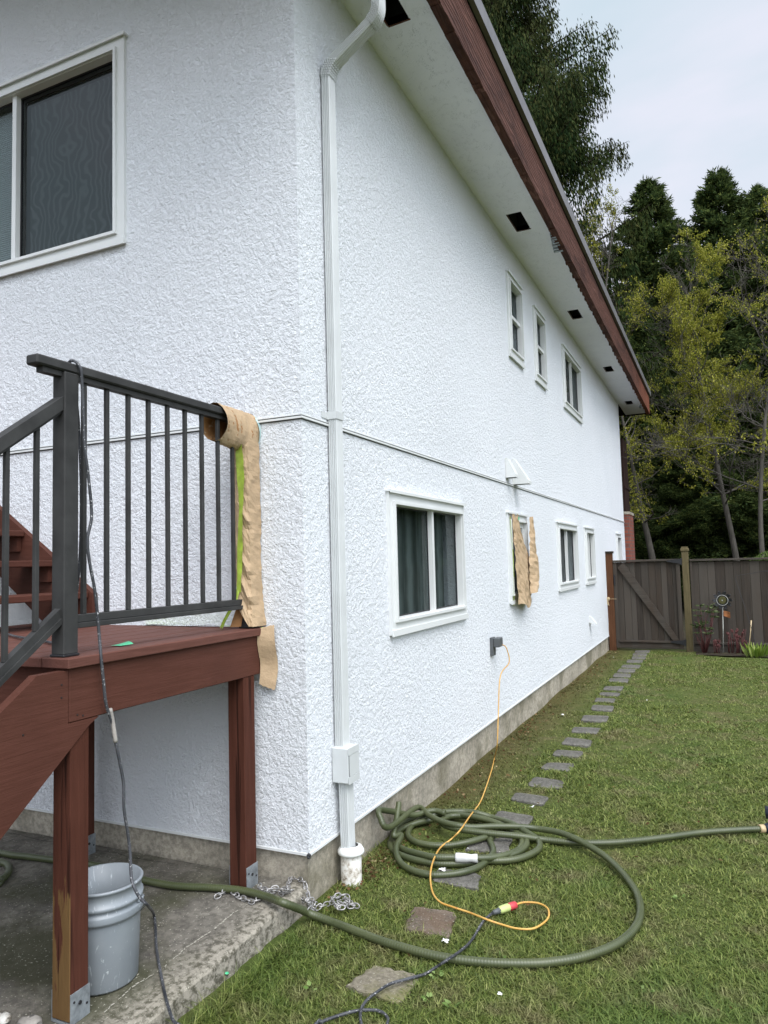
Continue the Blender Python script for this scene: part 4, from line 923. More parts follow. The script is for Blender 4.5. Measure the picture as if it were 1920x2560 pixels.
for i, q_ in enumerate(stones):
    P3 = [onz(p, GZ+.022) for p in q_]; slabs2d.append([(p[0],p[1]) for p in P3])
    m = MB(); n = 8; qq = random.Random(100+i); top_ = []
    for e in range(4):
        a, b = Vector(P3[e]), Vector(P3[(e+1)%4])
        for k in range(n):
            p = a.lerp(b, k/n); c0 = sum((Vector(x) for x in P3), Vector())/4
            p = p+(c0-p).normalized()*(qq.uniform(0,.008 if i < 20 else .020)+(.014 if k == 0 else .004 if k in (1,n-1) else 0)); top_.append(Vector((p.x,p.y,GZ+.012)))
    c0 = sum(top_, Vector())/len(top_)
    for k in range(len(top_)):
        a, b = top_[k], top_[(k+1)%len(top_)]
        a2 = a.lerp(c0,.05)+Vector((0,0,.004)); b2 = b.lerp(c0,.05)+Vector((0,0,.004)); m.quad(a, b, b2, a2); m.quad(a+Vector((0,0,-.06)), b+Vector((0,0,-.06)), b, a)
        m.poly([a2, b2, c0+Vector((0,0,.005))])
    if i < 20: lab = '%s stepping stone counting from the wooden gate%s' % (far_lab[i], ', square grey paver in grass'); mt = M['stone']
    elif i == 20: lab = 'grey stepping stone inside the coil of green hose'; mt = M['stone']
    elif i == 21: lab = 'dark stepping stone half under the near side of the hose coil'; mt = M['stone']
    elif i == 22: lab = 'brown dirt covered stepping stone left of the cord plug'; mt = M['stonedirt']
    else: lab = 'mossy yellowish stepping stone nearest the camera under the black cord'; mt = M['stoneold']
    solo('stepping_stone', m, mt, lab, 'stepping stone', 'stepping stones across the lawn')

# ------------------------------------------------------------------ grass blades
rs = np.random.RandomState(1)
def inside(poly, X, Y, shrink=0):
    ok = np.ones(len(X), bool); c = np.mean(poly, 0); s_ = 0
    pl = [(c[0]+(p[0]-c[0])*(1-shrink), c[1]+(p[1]-c[1])*(1-shrink)) for p in poly]
    for i in range(4):
        (x0,y0),(x1,y1) = pl[i], pl[(i+1)%4]; cr0 = (x1-x0)*(c[1]-y0)-(y1-y0)*(c[0]-x0); cr1 = (x1-x0)*(Y-y0)-(y1-y0)*(X-x0); ok &= (cr0*cr1 > 0)
    return ok
def vnoise(X, Y, s, seed):
    r = np.random.RandomState(seed).rand(64,64); x = X*s; y = Y*s; xi = np.floor(x).astype(int); yi = np.floor(y).astype(int); fx = x-xi; fy = y-yi; fx = fx*fx*(3-2*fx); fy = fy*fy*(3-2*fy)
    g = lambda a, b: r[a % 64, b % 64]
    return (g(xi,yi)*(1-fx)+g(xi+1,yi)*fx)*(1-fy)+(g(xi,yi+1)*(1-fx)+g(xi+1,yi+1)*fx)*fy
N = 3200000
X = rs.uniform(-.05, 6.5, N); Y = rs.uniform(-3.2, 10.35, N)
D = np.hypot(X-CAM[0], Y-CAM[1]); D = np.hypot(D, 1.65)
dens = np.minimum(1, (2.7/D)**1.7)
keep = rs.rand(N) < dens*1.0
pn = vnoise(X, Y, 1.7, 5)*.6+vnoise(X, Y, 6, 6)*.4
keep &= rs.rand(N) < np.clip((pn-.12)*3.0, .35, 1)
keep &= ~((X < .06) & (Y < .02)); keep &= X > .01
strip_ = (X < .42) & (Y > .9); keep &= ~(strip_ & (rs.rand(N) < .72*(vnoise(X,Y,5,8) > .35)))
keep &= ~((Y > 9.95-.25*np.clip((X-1.4),0,3)) & (X > 1.4))
for pl in slabs2d[:-2]: keep &= ~inside(pl, X, Y, .13)
for pl in slabs2d[-2:]: keep &= ~(inside(pl, X, Y, .20) & (rs.rand(N) < .985))
keep &= np.hypot(X-.062, Y-.315) > .056
X, Y, D, pn = X[keep], Y[keep], D[keep], pn[keep]; n = len(X)
Z = GZ+.008*np.sin(3.1*X+1.3)*np.sin(2.3*Y)+.006*np.sin(7*X-4*Y)-.003
tall = vnoise(X, Y, 2.4, 9)
H = (.008+.016*rs.rand(n)**1.5)*(.7+.9*tall)*np.clip(.6+pn*.8, .6, 1.3); 
Hedge = ((X < .12) & (Y < .8)) ; H[Hedge] *= 1.7
az = rs.uniform(0, 2*np.pi, n); lean = rs.uniform(.6, 2.4, n)*H; W = (.0010+.0012*rs.rand(n))*np.clip(D/2.8, 1, 2.4)
sx, sy = -np.sin(az)*W, np.cos(az)*W; lx, ly = np.cos(az)*lean, np.sin(az)*lean
V = np.zeros((n, 5, 3))
V[:,0] = np.stack([X-sx, Y-sy, Z], 1); V[:,1] = np.stack([X+sx, Y+sy, Z], 1)
V[:,2] = np.stack([X+sx*.8+lx*.35, Y+sy*.8+ly*.35, Z+H*.62], 1); V[:,3] = np.stack([X-sx*.8+lx*.35, Y-sy*.8+ly*.35, Z+H*.62], 1)
V[:,4] = np.stack([X+lx, Y+ly, Z+H*.95], 1)
def raw_mesh(name, verts, loops, starts, mat, smooth=False):
    me = bpy.data.meshes.new(name); me.vertices.add(len(verts)); me.vertices.foreach_set('co', verts.astype(np.float32).ravel())
    me.loops.add(len(loops)); me.loops.foreach_set('vertex_index', loops.astype(np.int32)); me.polygons.add(len(starts)); me.polygons.foreach_set('loop_start', starts.astype(np.int32))
    me.materials.append(mat); me.update(calc_edges=True); me.validate(); return me
base = (np.arange(n)*5)[:,None]
loops = np.concatenate([base+np.array([0,1,2,3]), base+np.array([3,2,4])], 1).ravel()
starts = (np.arange(n)[:,None]*7+np.array([0,4])).ravel()
me = raw_mesh('grass', V.reshape(-1,3), loops, starts, M['grass']); ob = bpy.data.objects.new('grass', me); COL.objects.link(ob); tag(ob, 'patchy green and dry lawn grass beside the house', 'grass', kind='stuff')
print('blades', n)

# paint flakes and scraps on the ground
def flake(px, py, r_, lab, mat='white', z=None, name='paint_flake', grp='white paint flakes on the lawn', seed=0, cat='paint flake'):
    r = r_*.68; z = GR+.012 if z is None else z; p = onz((px,py), z); m = MB(); q = random.Random(seed)
    for k in range(4):
        a = q.uniform(0,6.28); c0 = Vector((p[0]+q.uniform(-r,r)*.6, p[1]+q.uniform(-r,r)*.6, z)); u = Vector((math.cos(a),math.sin(a),q.uniform(-.4,.4)))*r*q.uniform(.5,1); v = Vector((-math.sin(a),math.cos(a),q.uniform(-.3,.5)))*r*q.uniform(.3,.6)
        m.quad(c0-u-v, c0+u-v*.7, c0+u*.7+v, c0-u*.8+v*.8)
    solo(name, m, M[mat], lab, cat, grp)
flake(1112,2350,.022,'white paint flake cluster just below the dirt covered stone',seed=1)
flake(1105,2172,.024,'white paint flakes inside the near side of the hose coil',seed=2)
flake(1405,1786,.035,'largest white scrap on the lawn strip between wall and stones',seed=3)
flake(1329,2016,.022,'white scrap by the nineteenth stepping stone from the gate',seed=4)
flake(1168,2120,.012,'tiny white flake on the stone inside the coil',seed=5)
flake(1617,1750,.014,'tiny pale flake on the open lawn near the brown patch',seed=6)
flake(1534,1643,.018,'small white flake on grass before the gate post',seed=7)
flake(1250,2483,.013,'small white flake on grass near the bottom edge of the lawn',seed=8)
flake(625,2366,.016,'green scrap in grass beside the slab edge, nearer the chain','gtape',None,'plastic_scrap','green plastic scraps in the grass',9,'scrap')
flake(568,2432,.014,'green and white scrap in grass beside the slab edge, nearer the camera','gtape',None,'plastic_scrap','green plastic scraps in the grass',10,'scrap')
p = onz((304,1612), DZ+.004); m = MB(); m.grid(lambda u, v: (p[0]-.03+.055*u+.01*v, p[1]-.03+.06*v, DZ+.004+.012*math.sin(3*u)*v), 4, 4)
solo('tape_scrap', m, M['gtape'], 'small bright green tape scrap on the deck boards', 'tape')
for (px_, py_, r_, mt_, lb_) in ((74,2566,.036,'slabstone','pale rounded stone on the slab left of the near deck post'), (2,2552,.030,'dpvc','white paint covered stone at the left frame edge on the slab')):
    m = MB(); p = onz((px_,py_), .02); m.blob((p[0],p[1],sz(p[1])+r_*.4), r_, 3, (1.1,.85,.5), 16, 12); m.sm = [True]*len(m.sm)
    solo('stone', m, M[mt_], lb_, 'stone')

def leafcloud(C_, Dv, Ln, Wd, fold=.0, seed=0):
    r = np.random.RandomState(seed); n = len(C_); R0 = r.normal(size=(n,3)); S_ = np.cross(Dv, R0); S_ /= np.linalg.norm(S_, axis=1)[:,None]+1e-9
    V = np.zeros((n,4,3)); V[:,0] = C_; V[:,2] = C_+Dv*Ln[:,None]; mid = C_+Dv*(Ln*.45)[:,None]; V[:,1] = mid+S_*Wd[:,None]; V[:,3] = mid-S_*Wd[:,None]
    return V.reshape(-1,3)
def leaf_obj(name, V, mat, parent, org=(0,0,0)):
    n = len(V)//4; me = raw_mesh(name, V-np.array(org), np.arange(n*4), np.arange(n)*4, mat); o = bpy.data.objects.new(name, me); COL.objects.link(o); o.parent = parent; return o
def unit(A): return A/(np.linalg.norm(A, axis=1)[:,None]+1e-9)
# fallen leaves, twigs and crumbs: thick beside the drain pipe, thin over the strip by the wall and the lawn
r = np.random.RandomState(12)
def litter(n, xf, yf): return np.stack([xf(n), yf(n), np.full(n, GR+.004)], 1)
A_ = litter(420, lambda n: .03+np.abs(r.normal(size=n))*.07, lambda n: .52+r.normal(size=n)*.17)
B_ = litter(700, lambda n: .02+np.abs(r.normal(size=n))*.16, lambda n: r.uniform(.9, 10.2, n))
C_l = litter(420, lambda n: r.uniform(.05, 4.5, n), lambda n: r.uniform(-2.6, 9.5, n))
AA = np.concatenate([A_, B_, C_l]); AA[:,2] += r.uniform(-.003,.010,len(AA)); DD = unit(np.stack([r.normal(size=len(AA)), r.normal(size=len(AA)), r.normal(size=len(AA))*.25], 1))
LL = r.uniform(.010,.030,len(AA)); Vl = leafcloud(AA, DD, LL, LL*r.uniform(.12,.38,len(AA)), seed=12)
lm = m_leaf('leaf_litter', [(0,(.045,.022,.012)),(.45,(.11,.055,.028)),(.8,(.20,.12,.06)),(1,(.36,.30,.18))], trans=.1)
me = raw_mesh('leaf_litter', Vl, np.arange(len(Vl)), np.arange(len(Vl)//4)*4, lm); ob = bpy.data.objects.new('leaf_litter', me); COL.objects.link(ob); tag(ob, 'brown fallen leaves and twigs along the foot of the wall', 'leaf litter', kind='stuff')
# broad leaved weeds in the turf
wd_ = []
for k, (px_, py_) in enumerate([(1090,2445),(1075,2505),(1130,2520),(1420,2300),(1700,2250),(780,2475),(1620,2480),(1250,2400)]):
    p = onz((px_,py_), GR); n_ = 9 if k < 3 else 6; a_ = r.uniform(0,6.28,n_); wd_.append(leafcloud(np.stack([p[0]+.012*np.cos(a_), p[1]+.012*np.sin(a_), np.full(n_, GR+.010)], 1), unit(np.stack([np.cos(a_), np.sin(a_), r.uniform(.1,.6,n_)], 1)), r.uniform(.014,.028,n_), np.full(n_,.008), seed=k))
Vl = np.concatenate(wd_); me = raw_mesh('weeds', Vl, np.arange(len(Vl)), np.arange(len(Vl)//4)*4, m_leaf('weed_leaves', [(0,(.10,.17,.04)),(1,(.25,.33,.12))])); ob = bpy.data.objects.new('weeds', me); COL.objects.link(ob); tag(ob, 'small round leaved weeds scattered in the turf', 'weeds', kind='stuff')

# ------------------------------------------------------------------ gate and fence
GY = 10.45
m = MB(); m.bbox(.0,.115,GY-.06,GY+.05,-.1,1.66,.004); gp = thing('gate_post', (.06,GY,GZ), 'brown stained gate post against the white stucco wall', 'post'); m.build('post', M['gpost'], gp)
m = MB(); m.box(-.0,.13,GY-.075,GY+.065,1.66,1.70); m.build('cap', M['barkd'], gp)
m = MB(); q = random.Random(8)
for k in range(4): a = q.uniform(0,6); m.tube(spline([(.0,GY-.07,.88),(-.01+.02*math.cos(a),GY-.10,.84+.03*math.sin(a)),(.01*k,GY-.09,.80-.02*k)], .01), .009, 6)
m.blob((.02,GY-.085,.86), .028, 4); m.tube([(0.03,GY-.075,.855),(.16,GY-.075,.853)], .003, 5); solo('rope_knot', m, M['tan'], 'frayed pale rope knot tied round the brown gate post', 'rope')
gate = thing('gate', (.68,GY,GZ), 'weathered grey board gate with diagonal brace', 'gate')
m = MB(); x = .165; q = random.Random(12)
while x < 1.215:
    w_ = q.uniform(.085,.14); x1 = min(x+w_, 1.22); m.bbox(x+.0004, x1-.0004, GY+q.uniform(0,.007), GY+.022, .10, 1.50, .006); x = x1
m.build('boards', M['fence'], gate)
for xa in (.1165,1.162): m = MB(); m.bbox(xa,xa+.065,GY-.035,GY-.004,.0,1.50,.003); m.build('stile', M['fence'], gate)
m = MB(); m.bbox(.117,1.235,GY-.055,GY+.03,1.502,1.537,.004); m.bbox(.20,1.16,GY-.045,GY-.004,1.42,1.50,.003) if False else None; m.build('top_rail', M['fencex'], gate)
m = MB(); m.bbox(.17,1.23,GY-.050,GY+.0,.095,.13,.003); m.build('bottom_rail', M['fencex'], gate)
m = MB(); m.bbox(.13,1.22,GY-.020,GY+.01,.0,.09,.003); m.build('kick_board', M['fencex'], gate)
m = MB(); m.bar((.215,GY-.026,1.49), (1.15,GY-.026,.15), .040, .105, (0,1,0)) if False else m.hexa([(.200,GY-.042,1.40),(.30,GY-.042,1.50),(.30,GY-.005,1.50),(.200,GY-.005,1.40),(1.06,GY-.042,.135),(1.16,GY-.042,.145),(1.16,GY-.005,.145),(1.06,GY-.005,.135)]); m.build('brace', M['fencex'], gate)
for z0 in (1.50,.115):
    m = MB(); m.prism([(1.02,GY-.06,z0-.01),(1.22,GY-.06,z0-.045),(1.26,GY-.06,z0-.075),(1.27,GY-.06,z0+.05),(1.22,GY-.06,z0+.035),(1.02,GY-.06,z0+.012)], (0,.004,0)); m.build('hinge', M['black'], gate)
m = MB(); m.bbox(.125,.15,GY-.06,GY-.035,1.10,1.28,.003); m.build('latch', M['black'], gate)
m = MB(); m.bbox(1.262,1.372,GY-.045,GY+.06,-.1,1.70,.010); tp = thing('fence_post', (1.32,GY,GZ), 'pale treated fence post with a rounded cap between gate and fence', 'post'); m.build('post', M['tpost'], tp)
m = MB(); m.bbox(1.248,1.386,GY-.06,GY+.075,1.66,1.715,.012); m.bbox(1.262,1.372,GY-.045,GY+.06,1.715,1.74,.008); m.build('cap', M['tpost'], tp)
fence = thing('fence', (4,GY,GZ), 'long weathered board fence with a flat top rail behind the flower bed', 'fence')
m = MB(); x = 1.40; q = random.Random(21)
while x < 9: w_ = q.uniform(.11,.155); m.bbox(x+.0004, x+w_-.0004, GY+q.uniform(0,.007), GY+.022, .10, 1.48, .006); x += w_
m.build('boards', M['fence'], fence)
m = MB(); m.bbox(1.385,9,GY-.05,GY+.05,1.49,1.525,.004); m.build('top_rail', M['fencex'], fence)
m = MB(); m.bbox(1.385,9,GY-.045,GY-.002,.085,.125,.004); m.bbox(1.385,9,GY-.02,GY+.01,-.06,.08,.004); m.build('kick_board', M['fencex'], fence)
m = MB(); m.bbox(1.385,1.42,GY-.025,GY-.001,.125,1.488,.003); m.build('edge_batten', M['fence'], fence)
for x_ in (4.0,6.4,8.8):
    m = MB(); m.bbox(x_,x_+.1,GY-.05,GY+.06,-.1,1.62,.006); m.build('post', M['fence'], fence)

# garden things at the fence
orn = thing('garden_stake', (1.83,10.27,GZ), 'metal flower windmill on a pale thin stake in the bed', 'garden ornament')
oc_ = Vector((1.862,10.24,.835))
m = MB(); m.tube([(1.83,10.27,-.1),(1.848,10.27,.35),(1.862,10.27,.72)], .0085, 8); m.build('stake', M['pole'], orn)
m = MB()
for k in range(10):
    a = 2*math.pi*k/10; d_ = Vector((math.cos(a),0,math.sin(a))); s_ = Vector((-math.sin(a),0,math.cos(a)))
    m.quad(oc_+d_*.06-s_*.02+Vector((0,.01,0)), oc_+d_*.06+s_*.03, oc_+d_*.135+s_*.035+Vector((0,-.01,0)), oc_+d_*.14-s_*.02)
    m.tube([oc_+d_*.13, oc_+d_*.16], [.006,.012], 6)
m.build('petals', M['black'], orn)
m = MB(); ringp = [oc_+Vector((.085*math.cos(a),-.02,.085*math.sin(a))) for a in np.linspace(0,2*math.pi,25)]; m.tube(ringp, .005, 6, caps=False); m.tube([oc_+Vector((0,-.035,0)), oc_+Vector((0,-.02,0))], .012, 8); m.build('rim', M['pole'], orn)
m = MB(); m.tube([oc_+Vector((0,-.028,0)), oc_+Vector((0,-.005,0))], [.058,.066], 18); m.build('disc', m_flat('olive_metal',(.08,.075,.025),.4,.4), orn)
m = MB(); m.grid(lambda u, v: (1.868+.10*u, 10.25+.02*math.sin(3*u), .62-.03*u+(.07-.02*u)*(v-.5)*2*(.6+u*.4)), 6, 4); m.build('tail_vane', M['rust'], orn)
sh_ = thing('rhododendron', (1.55,10.2,GZ), 'small shrub with leaf whorls and reddish stems beside the pale post', 'shrub')
m = MB(); tips = []; q = random.Random(31)
for k in range(26):
    t0 = Vector((1.55+q.uniform(-.03,.03),10.2,GZ)); e_ = Vector((1.55+q.uniform(-.17,.20),10.2+q.uniform(-.12,.1),q.choice([.62,.68,.72,.40,.45,.34])+q.uniform(-.05,.05))); mid_ = t0.lerp(e_,.5)+Vector((q.uniform(-.04,.04),0,-.03)); m.tube([t0,mid_,e_], [.006,.0045,.003], 5); tips.append(e_)
m.build('stems', M['twigred'], sh_)
rr = np.random.RandomState(3); CC = []; DD = []
for e_ in tips:
    for k in range(11):
        a = rr.uniform(0,6.28); CC.append(list(e_)); DD.append([math.cos(a),math.sin(a),rr.uniform(-.25,.5)])
CC = np.array(CC); DD = unit(np.array(DD)); leaf_obj('leaves', leafcloud(CC, DD, rr.uniform(.06,.10,len(CC)), np.full(len(CC),.014)), M['rhodo'], sh_, (1.55,10.2,GZ))
m = MB(); q = random.Random(33)
for k in range(34):
    x_ = q.choice([q.uniform(1.70,1.78),q.uniform(1.90,2.18),q.uniform(1.90,2.18)]); h_ = q.uniform(.14,.38) if x_ > 1.8 else q.uniform(.10,.20); y_ = 10.18+q.uniform(-.1,.1)
    m.tube([(x_,y_,-.06),(x_+q.uniform(-.02,.02),y_,h_*.5),(x_+q.uniform(-.04,.04),y_,h_)], [.006,.005,.004], 5); m.blob((x_,y_,h_*.93), .016, k, (1,1,1.6), 6, 4)
solo('peony_shoots', m, M['twigred'], 'dark red peony shoots standing in the flower bed right of the stake', 'plant')
hs = thing('hosta', (2.30,9.93,GZ), 'bright yellow green leafy clump at the bed edge', 'plant')
CC = []; DD = []; LL = []
for k in range(90):
    a = rr.uniform(0,6.28); r0 = rr.uniform(0,.11); CC.append([2.30+r0*1.3*math.cos(a),9.93+r0*math.sin(a),GZ]); DD.append([math.cos(a)*.45,math.sin(a)*.45,1]); LL.append(rr.uniform(.13,.27))
leaf_obj('leaves', leafcloud(np.array(CC), unit(np.array(DD)), np.array(LL), np.full(90,.018)), M['hosta'], hs, (2.30,9.93,GZ))
m = MB(); m.tube(spline([(2.35,9.9,-.06),(2.22,10.05,.6),(2.08,10.2,1.19),(2.13,10.2,1.24),(2.3,10.2,1.27),(2.6,10.15,1.28),(2.62,10.1,.9)], .03), .004, 6); solo('plant_hoop', m, M['black'], 'thin dark wire plant hoop leaning against the fence', 'plant support')
m = MB(); m.tube([(2.19,10.1,-.06),(2.245,10.1,.30),(2.27,10.1,.52)], [.006,.008,.011], 6); solo('bamboo_stake', m, M['tan'], 'short tan stake leaning in the flower bed', 'stake')

# ------------------------------------------------------------------ trees
def conifer(name, loc, H_, R0, nb, seed, mat, label, droop=.5, rise=.15, sprays=26, slen=(.16,.34), zmin=.4, swidth=.028, group='conifers beyond the fence', prof=1.0, gap=0.0):
    root = thing(name, loc, label, 'tree', group); r = np.random.RandomState(seed)
    m = MB(); m.tube([(loc[0],loc[1],loc[2]),(loc[0]+.05,loc[1],loc[2]+H_*.5),(loc[0],loc[1],loc[2]+H_*.98)], [H_*.014+.06,H_*.009+.03,.02], 8)
    CC = []; DD = []; LL = []
    for b in range(nb):
        u = (b+r.rand())/nb; z = zmin+(H_-zmin)*(u**1.05); az_ = r.uniform(0,2*np.pi) ; Lb = R0*(1-z/H_)**prof*(r.uniform(.72,1.12))*(1+(.16 if seed > 1 else .06)*math.sin(3*az_+seed+z*.7)+.07*math.sin(5*az_-z*1.3))+.12
        if gap and r.rand() < gap: Lb *= r.uniform(.35,.7)
        d = np.array([math.cos(az_),math.sin(az_),0]); s_ = np.array([-d[1],d[0],0]); P0 = np.array([0,0,z]); pts = []
        for t_ in np.linspace(0,1,6): pts.append(P0+d*Lb*t_+np.array([0,0,1])*(rise*Lb*t_-.10*Lb*math.sin(t_*3.1)*droop))
        if Lb > .5: m.tube([tuple(p+np.array(loc)) for p in pts], [max(.008,.017*Lb*(1-t_)+.008) for t_ in np.linspace(0,1,6)], 4, caps=False)
        ns = int(sprays*max(.35,Lb)); t_ = r.uniform(.12,1,ns)**.75; lat = r.normal(size=ns)*(.26*Lb*(1.05-t_))
        x = P0+d*(Lb*t_)[:,None]+s_*lat[:,None]; x[:,2] += rise*Lb*t_-.10*Lb*np.sin(t_*3.1)*droop - droop*r.rand(ns)**1.5*(.15+.26*Lb*.5)
        # each node: small fan of sprays
        k = 5; x = np.repeat(x, k, 0)+r.normal(size=(ns*k,3))*.07*min(1.6,max(.8,Lb*.6)); dr0 = .22 if droop > .8 else .55; dv_ = d*dr0+s_*r.normal(size=(ns*k,1))*dr0*.8+r.normal(size=(ns*k,3))*.12+np.array([0,0,1])*(r.normal(size=(ns*k,1))*.35-droop*1.0+ (.25 if droop < .3 else 0))
        CC.append(x); DD.append(unit(dv_)); LL.append(r.uniform(slen[0],slen[1],ns*k))
    m.build('trunk', M['barkd'], root, orient=False)
    CC = np.concatenate(CC); DD = np.concatenate(DD); LL = np.concatenate(LL)
    leaf_obj('crown', leafcloud(CC, DD, LL, LL*0+swidth*(.7+.6*r.rand(len(LL))), seed=seed), mat, root)
    print(name, len(LL)); return root
def clone(src, loc, sc, rot, label, group='conifers beyond the fence'):
    c = src.copy(); COL.objects.link(c); c.location = loc; c.scale = (sc[0],sc[0],sc[1]); c.rotation_euler = (0,0,rot); c['label'] = label
    for k in list(src.children): d = k.copy(); COL.objects.link(d); d.parent = c
    return c
conifer('cedar_tree', (-5.8,22,GZ), 31, 7.7, 640, 1, M['cedar'], 'tall cedar with drooping branches rising behind the roof edge', droop=1.0, rise=.20, sprays=64, slen=(.11,.24), swidth=.021, zmin=6.0, prof=.64, gap=.14)
c1 = conifer('cypress_tree', (.15,25,GZ), 15.5, 4.4, 460, 2, M['cedar2'], 'pointed conifer nearest the roof end, first right of the cedar', droop=.12, rise=.35, sprays=56, slen=(.12,.26), swidth=.024, prof=.74)
c2 = conifer('cypress_tree', (2.5,26.5,GZ), 16.0, 4.7, 460, 3, M['cedar2'], 'tallest pointed conifer behind the yellow maple crown', droop=.12, rise=.35, sprays=56, slen=(.12,.26), swidth=.024, prof=.74)
c3t = clone(c1, (3.75,27,GZ), (1.0,.985), 2.1, 'conifer behind the bare twigs at the right edge')
clone(c2, (-2.6,26.5,GZ), (1.1,.80), 1.0, 'shorter conifer between the cedar and the first pointed conifer')
clone(c1, (6.8,25,GZ), (1.15,.95), 4.0, 'conifer farther right past the frame edge')
clone(c2, (-1.6,23.5,GZ), (.7,.62), 3.0, 'low dark conifer close behind the far house corner')
clone(c1, (1.7,23.2,GZ), (.62,.50), 5.0, 'low dark conifer behind the leaning maple trunk, left side')
clone(c2, (3.6,23.2,GZ), (.6,.54), .7, 'low dark conifer behind the leaning maple trunk, right side')
clone(c1, (5.6,22.4,GZ), (.7,.60), 1.6, 'low dark conifer behind the fence at the right edge')
for k_, (x_, y_, a_, b_, r_, l_) in enumerate([(1.3,24.5,.9,.66,1.2,'mid height conifer between the two pointed tops'), (5.8,23.5,1.0,.72,2.9,'mid height conifer behind the bare alders'), (.9,21.8,.50,.36,4.4,'lowest conifer just over the gate'), (2.9,22.0,.52,.38,.3,'lowest conifer between the leaning maple trunk and the bare alder'), (-.9,21.8,.5,.42,2.2,'low conifer touching the far house corner'), (4.6,21.2,.55,.42,5.5,'lowest conifer above the long fence'), (7.6,21.5,.8,.5,1.9,'low conifer past the right frame edge')]):
    clone((c1, c2)[k_ % 2], (x_, y_, GZ), (a_, b_), r_, l_)
clone(c2, (0.3,31,GZ), (1.4,.85), 2.6, 'deep background conifer filling the gap left of centre')
clone(c1, (3.6,32,GZ), (1.5,.85), .4, 'deep background conifer filling the gap right of centre')
clone(c2, (-5,32,GZ), (1.6,.8), 5.2, 'deep background conifer behind the tall cedar')
clone(c1, (8.5,31,GZ), (1.7,.9), 3.7, 'deep background conifer beyond the right edge')

def deciduous(name, base_, path, seed, label, mat, leaves=9000, spread=2.0, nmain=16, lsize=(.05,.09), lw=.022, crown=(.45,1.0), r0=.12, bare=.0, group='spring trees beyond the fence', tw=5, extra_low=0):
    root = thing(name, base_, label, 'tree', group); q = random.Random(seed); m = MB(); tp_ = spline(path, .25); n = len(tp_)
    m.tube(tp_, [r0*(1-.85*i/(n-1)) for i in range(n)], 8); tips = []; tw_m = MB()
    def br(p, d, L_, r, dep):
        pts = [p]; cur = p; dd = d.copy(); k = 5
        for i in range(k):
            dd = (dd+Vector((q.gauss(0,.16),q.gauss(0,.16),q.gauss(.03,.12)))).normalized(); cur = cur+dd*L_/k; pts.append(cur)
        (m if dep == 0 else tw_m).tube(pts, [max(.004, r*(1-.8*i/k)) for i in range(k+1)], 5 if dep == 0 else 3, caps=False)
        if dep < 3:
            for i in range(tw if dep == 0 else 4):
                j = q.randint(1,k) ; nd = (dd+Vector((q.gauss(0,.7),q.gauss(0,.7),q.gauss(.12,.45)))).normalized(); br(pts[j], nd, L_*q.uniform(.38,.62), r*.5, dep+1)
        else: tips.extend(pts[2:])
        if dep == 2: tips.extend(pts[3:])
    for k in range(nmain):
        f_ = crown[0]+(crown[1]-crown[0])*(k+q.random())/nmain; i = min(n-1, int(f_*(n-1))); a = q.uniform(0,6.28); el = .25+.9*(k/nmain); L_ = spread*(1.05-.45*k/nmain)*q.uniform(.7,1.1)
        br(tp_[i], Vector((math.cos(a)*math.cos(el),math.sin(a)*math.cos(el),math.sin(el))), L_, r0*.32*(1-.5*f_), 0)
    m.build('trunk', M['bark'], root, orient=False)
    tw_m.build('twigs', M['bark'], root, orient=False)
    if leaves:
        r = np.random.RandomState(seed); T = np.array([tuple(t_) for t_ in tips]); pick = T[r.randint(0,len(T),leaves)]
        w3 = vnoise(pick[:,0]*1.3+5, pick[:,2]*1.3, 1.3, seed); pick = pick[(w3 > bare)]; C_ = pick+r.normal(size=pick.shape)*.035
        D_ = unit(np.stack([r.normal(size=len(C_))*.5, r.normal(size=len(C_))*.5, -np.abs(r.normal(size=len(C_)))-.15], 1)); LL = r.uniform(*lsize, len(C_))
        leaf_obj('crown', leafcloud(C_, D_, LL, LL*0+lw, seed=seed), mat, root, base_)
    return root
deciduous('maple_tree', (2.35,18,GZ), [(2.35,18,-.05),(2.22,18,1.6),(1.98,18,3.4),(1.80,18,5.0),(1.62,18.1,6.4),(1.5,18,7.8),(1.45,18,8.7)], 5, 'maple with yellow green spring leaves on a leaning pale trunk', M['maple'], leaves=60000, spread=2.35, nmain=34, crown=(.34,1.0), r0=.09, bare=.36, lsize=(.035,.065), lw=.016)
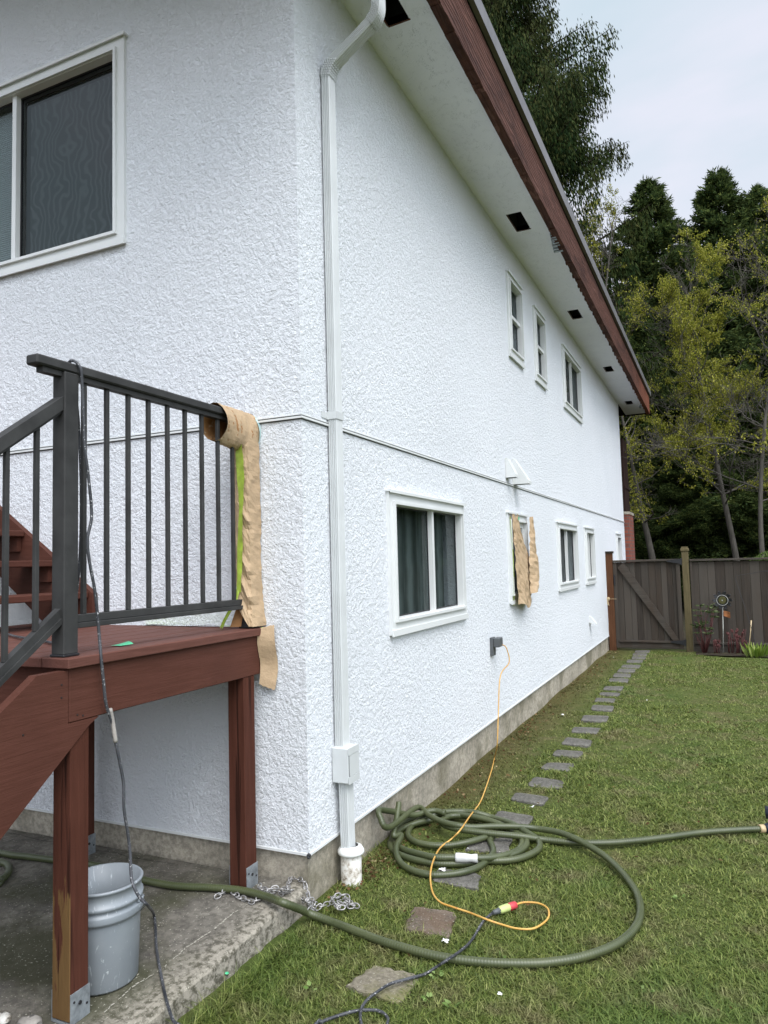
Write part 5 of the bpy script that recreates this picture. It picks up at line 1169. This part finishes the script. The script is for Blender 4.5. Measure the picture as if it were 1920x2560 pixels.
deciduous('maple_tree', (.36,17.5,GZ), [(.36,17.5,-.05),(.22,17.5,1.5),(-.02,17.5,3.0),(-.25,17.5,4.6),(-.5,17.5,6.2)], 6, 'thin tree with few yellow leaves right behind the far house corner', M['maple'], leaves=7000, spread=1.6, nmain=12, crown=(.38,1.0), r0=.11, bare=.48, lsize=(.035,.065), lw=.017)
deciduous('alder_tree', (2.78,15.2,GZ), [(2.78,15.2,-.05),(2.72,15.2,2.2),(2.92,15.2,4.4),(3.3,15.2,6.6),(3.7,15.2,8.8)], 7, 'mostly bare twiggy tree at the right frame edge', M['maple'], leaves=5000, spread=2.2, nmain=22, crown=(.35,1.0), r0=.065, bare=.5, lsize=(.04,.07), lw=.016)
deciduous('alder_tree', (3.12,15.8,GZ), [(3.12,15.8,-.05),(3.05,15.8,2.5),(3.5,15.8,5),(3.9,15.8,7.6)], 8, 'second bare stemmed tree just behind the right edge tree', M['maple'], leaves=4000, spread=1.8, nmain=14, crown=(.4,1.0), r0=.13, bare=.5)
deciduous('maple_tree', (-1.9,20.5,GZ), [(-1.9,20.5,-.05),(-1.7,20.5,4),(-1.3,20.5,8),(-.7,20.5,12.2)], 9, 'slim pale green tree in front of the tall cedar above the roof end', M['maple'], leaves=9000, spread=2.0, nmain=20, crown=(.6,1.0), r0=.10, bare=.40, lsize=(.05,.08), lw=.02)
# clipped hedge behind the fence
hd = thing('hedge', (3.2,12.2,GZ), 'rounded light green hedge showing above the fence at the right', 'hedge')
r = np.random.RandomState(4); n = 26000; a = r.uniform(0,2*np.pi,n); ph = np.arccos(r.uniform(-1,1,n)); rad = r.uniform(.82,1.03,n)
P3 = np.stack([3.15+1.15*rad*np.sin(ph)*np.cos(a), 12.2+.9*rad*np.sin(ph)*np.sin(a), .72+.97*rad*np.cos(ph)], 1)
D3 = unit(P3-np.array([3.15,12.2,.72])+r.normal(size=(n,3))*.6); leaf_obj('leaves', leafcloud(P3, D3, r.uniform(.03,.055,n), np.full(n,.014)), M['hedge'], hd, (3.2,12.2,GZ))
m = MB()
for k in range(5): m.tube([(3.15,12.2,-.05),(3.15+.5*math.cos(k*1.3),12.2+.4*math.sin(k*1.3),1.1)], [.03,.012], 5)
m.build('stems', M['barkd'], hd)
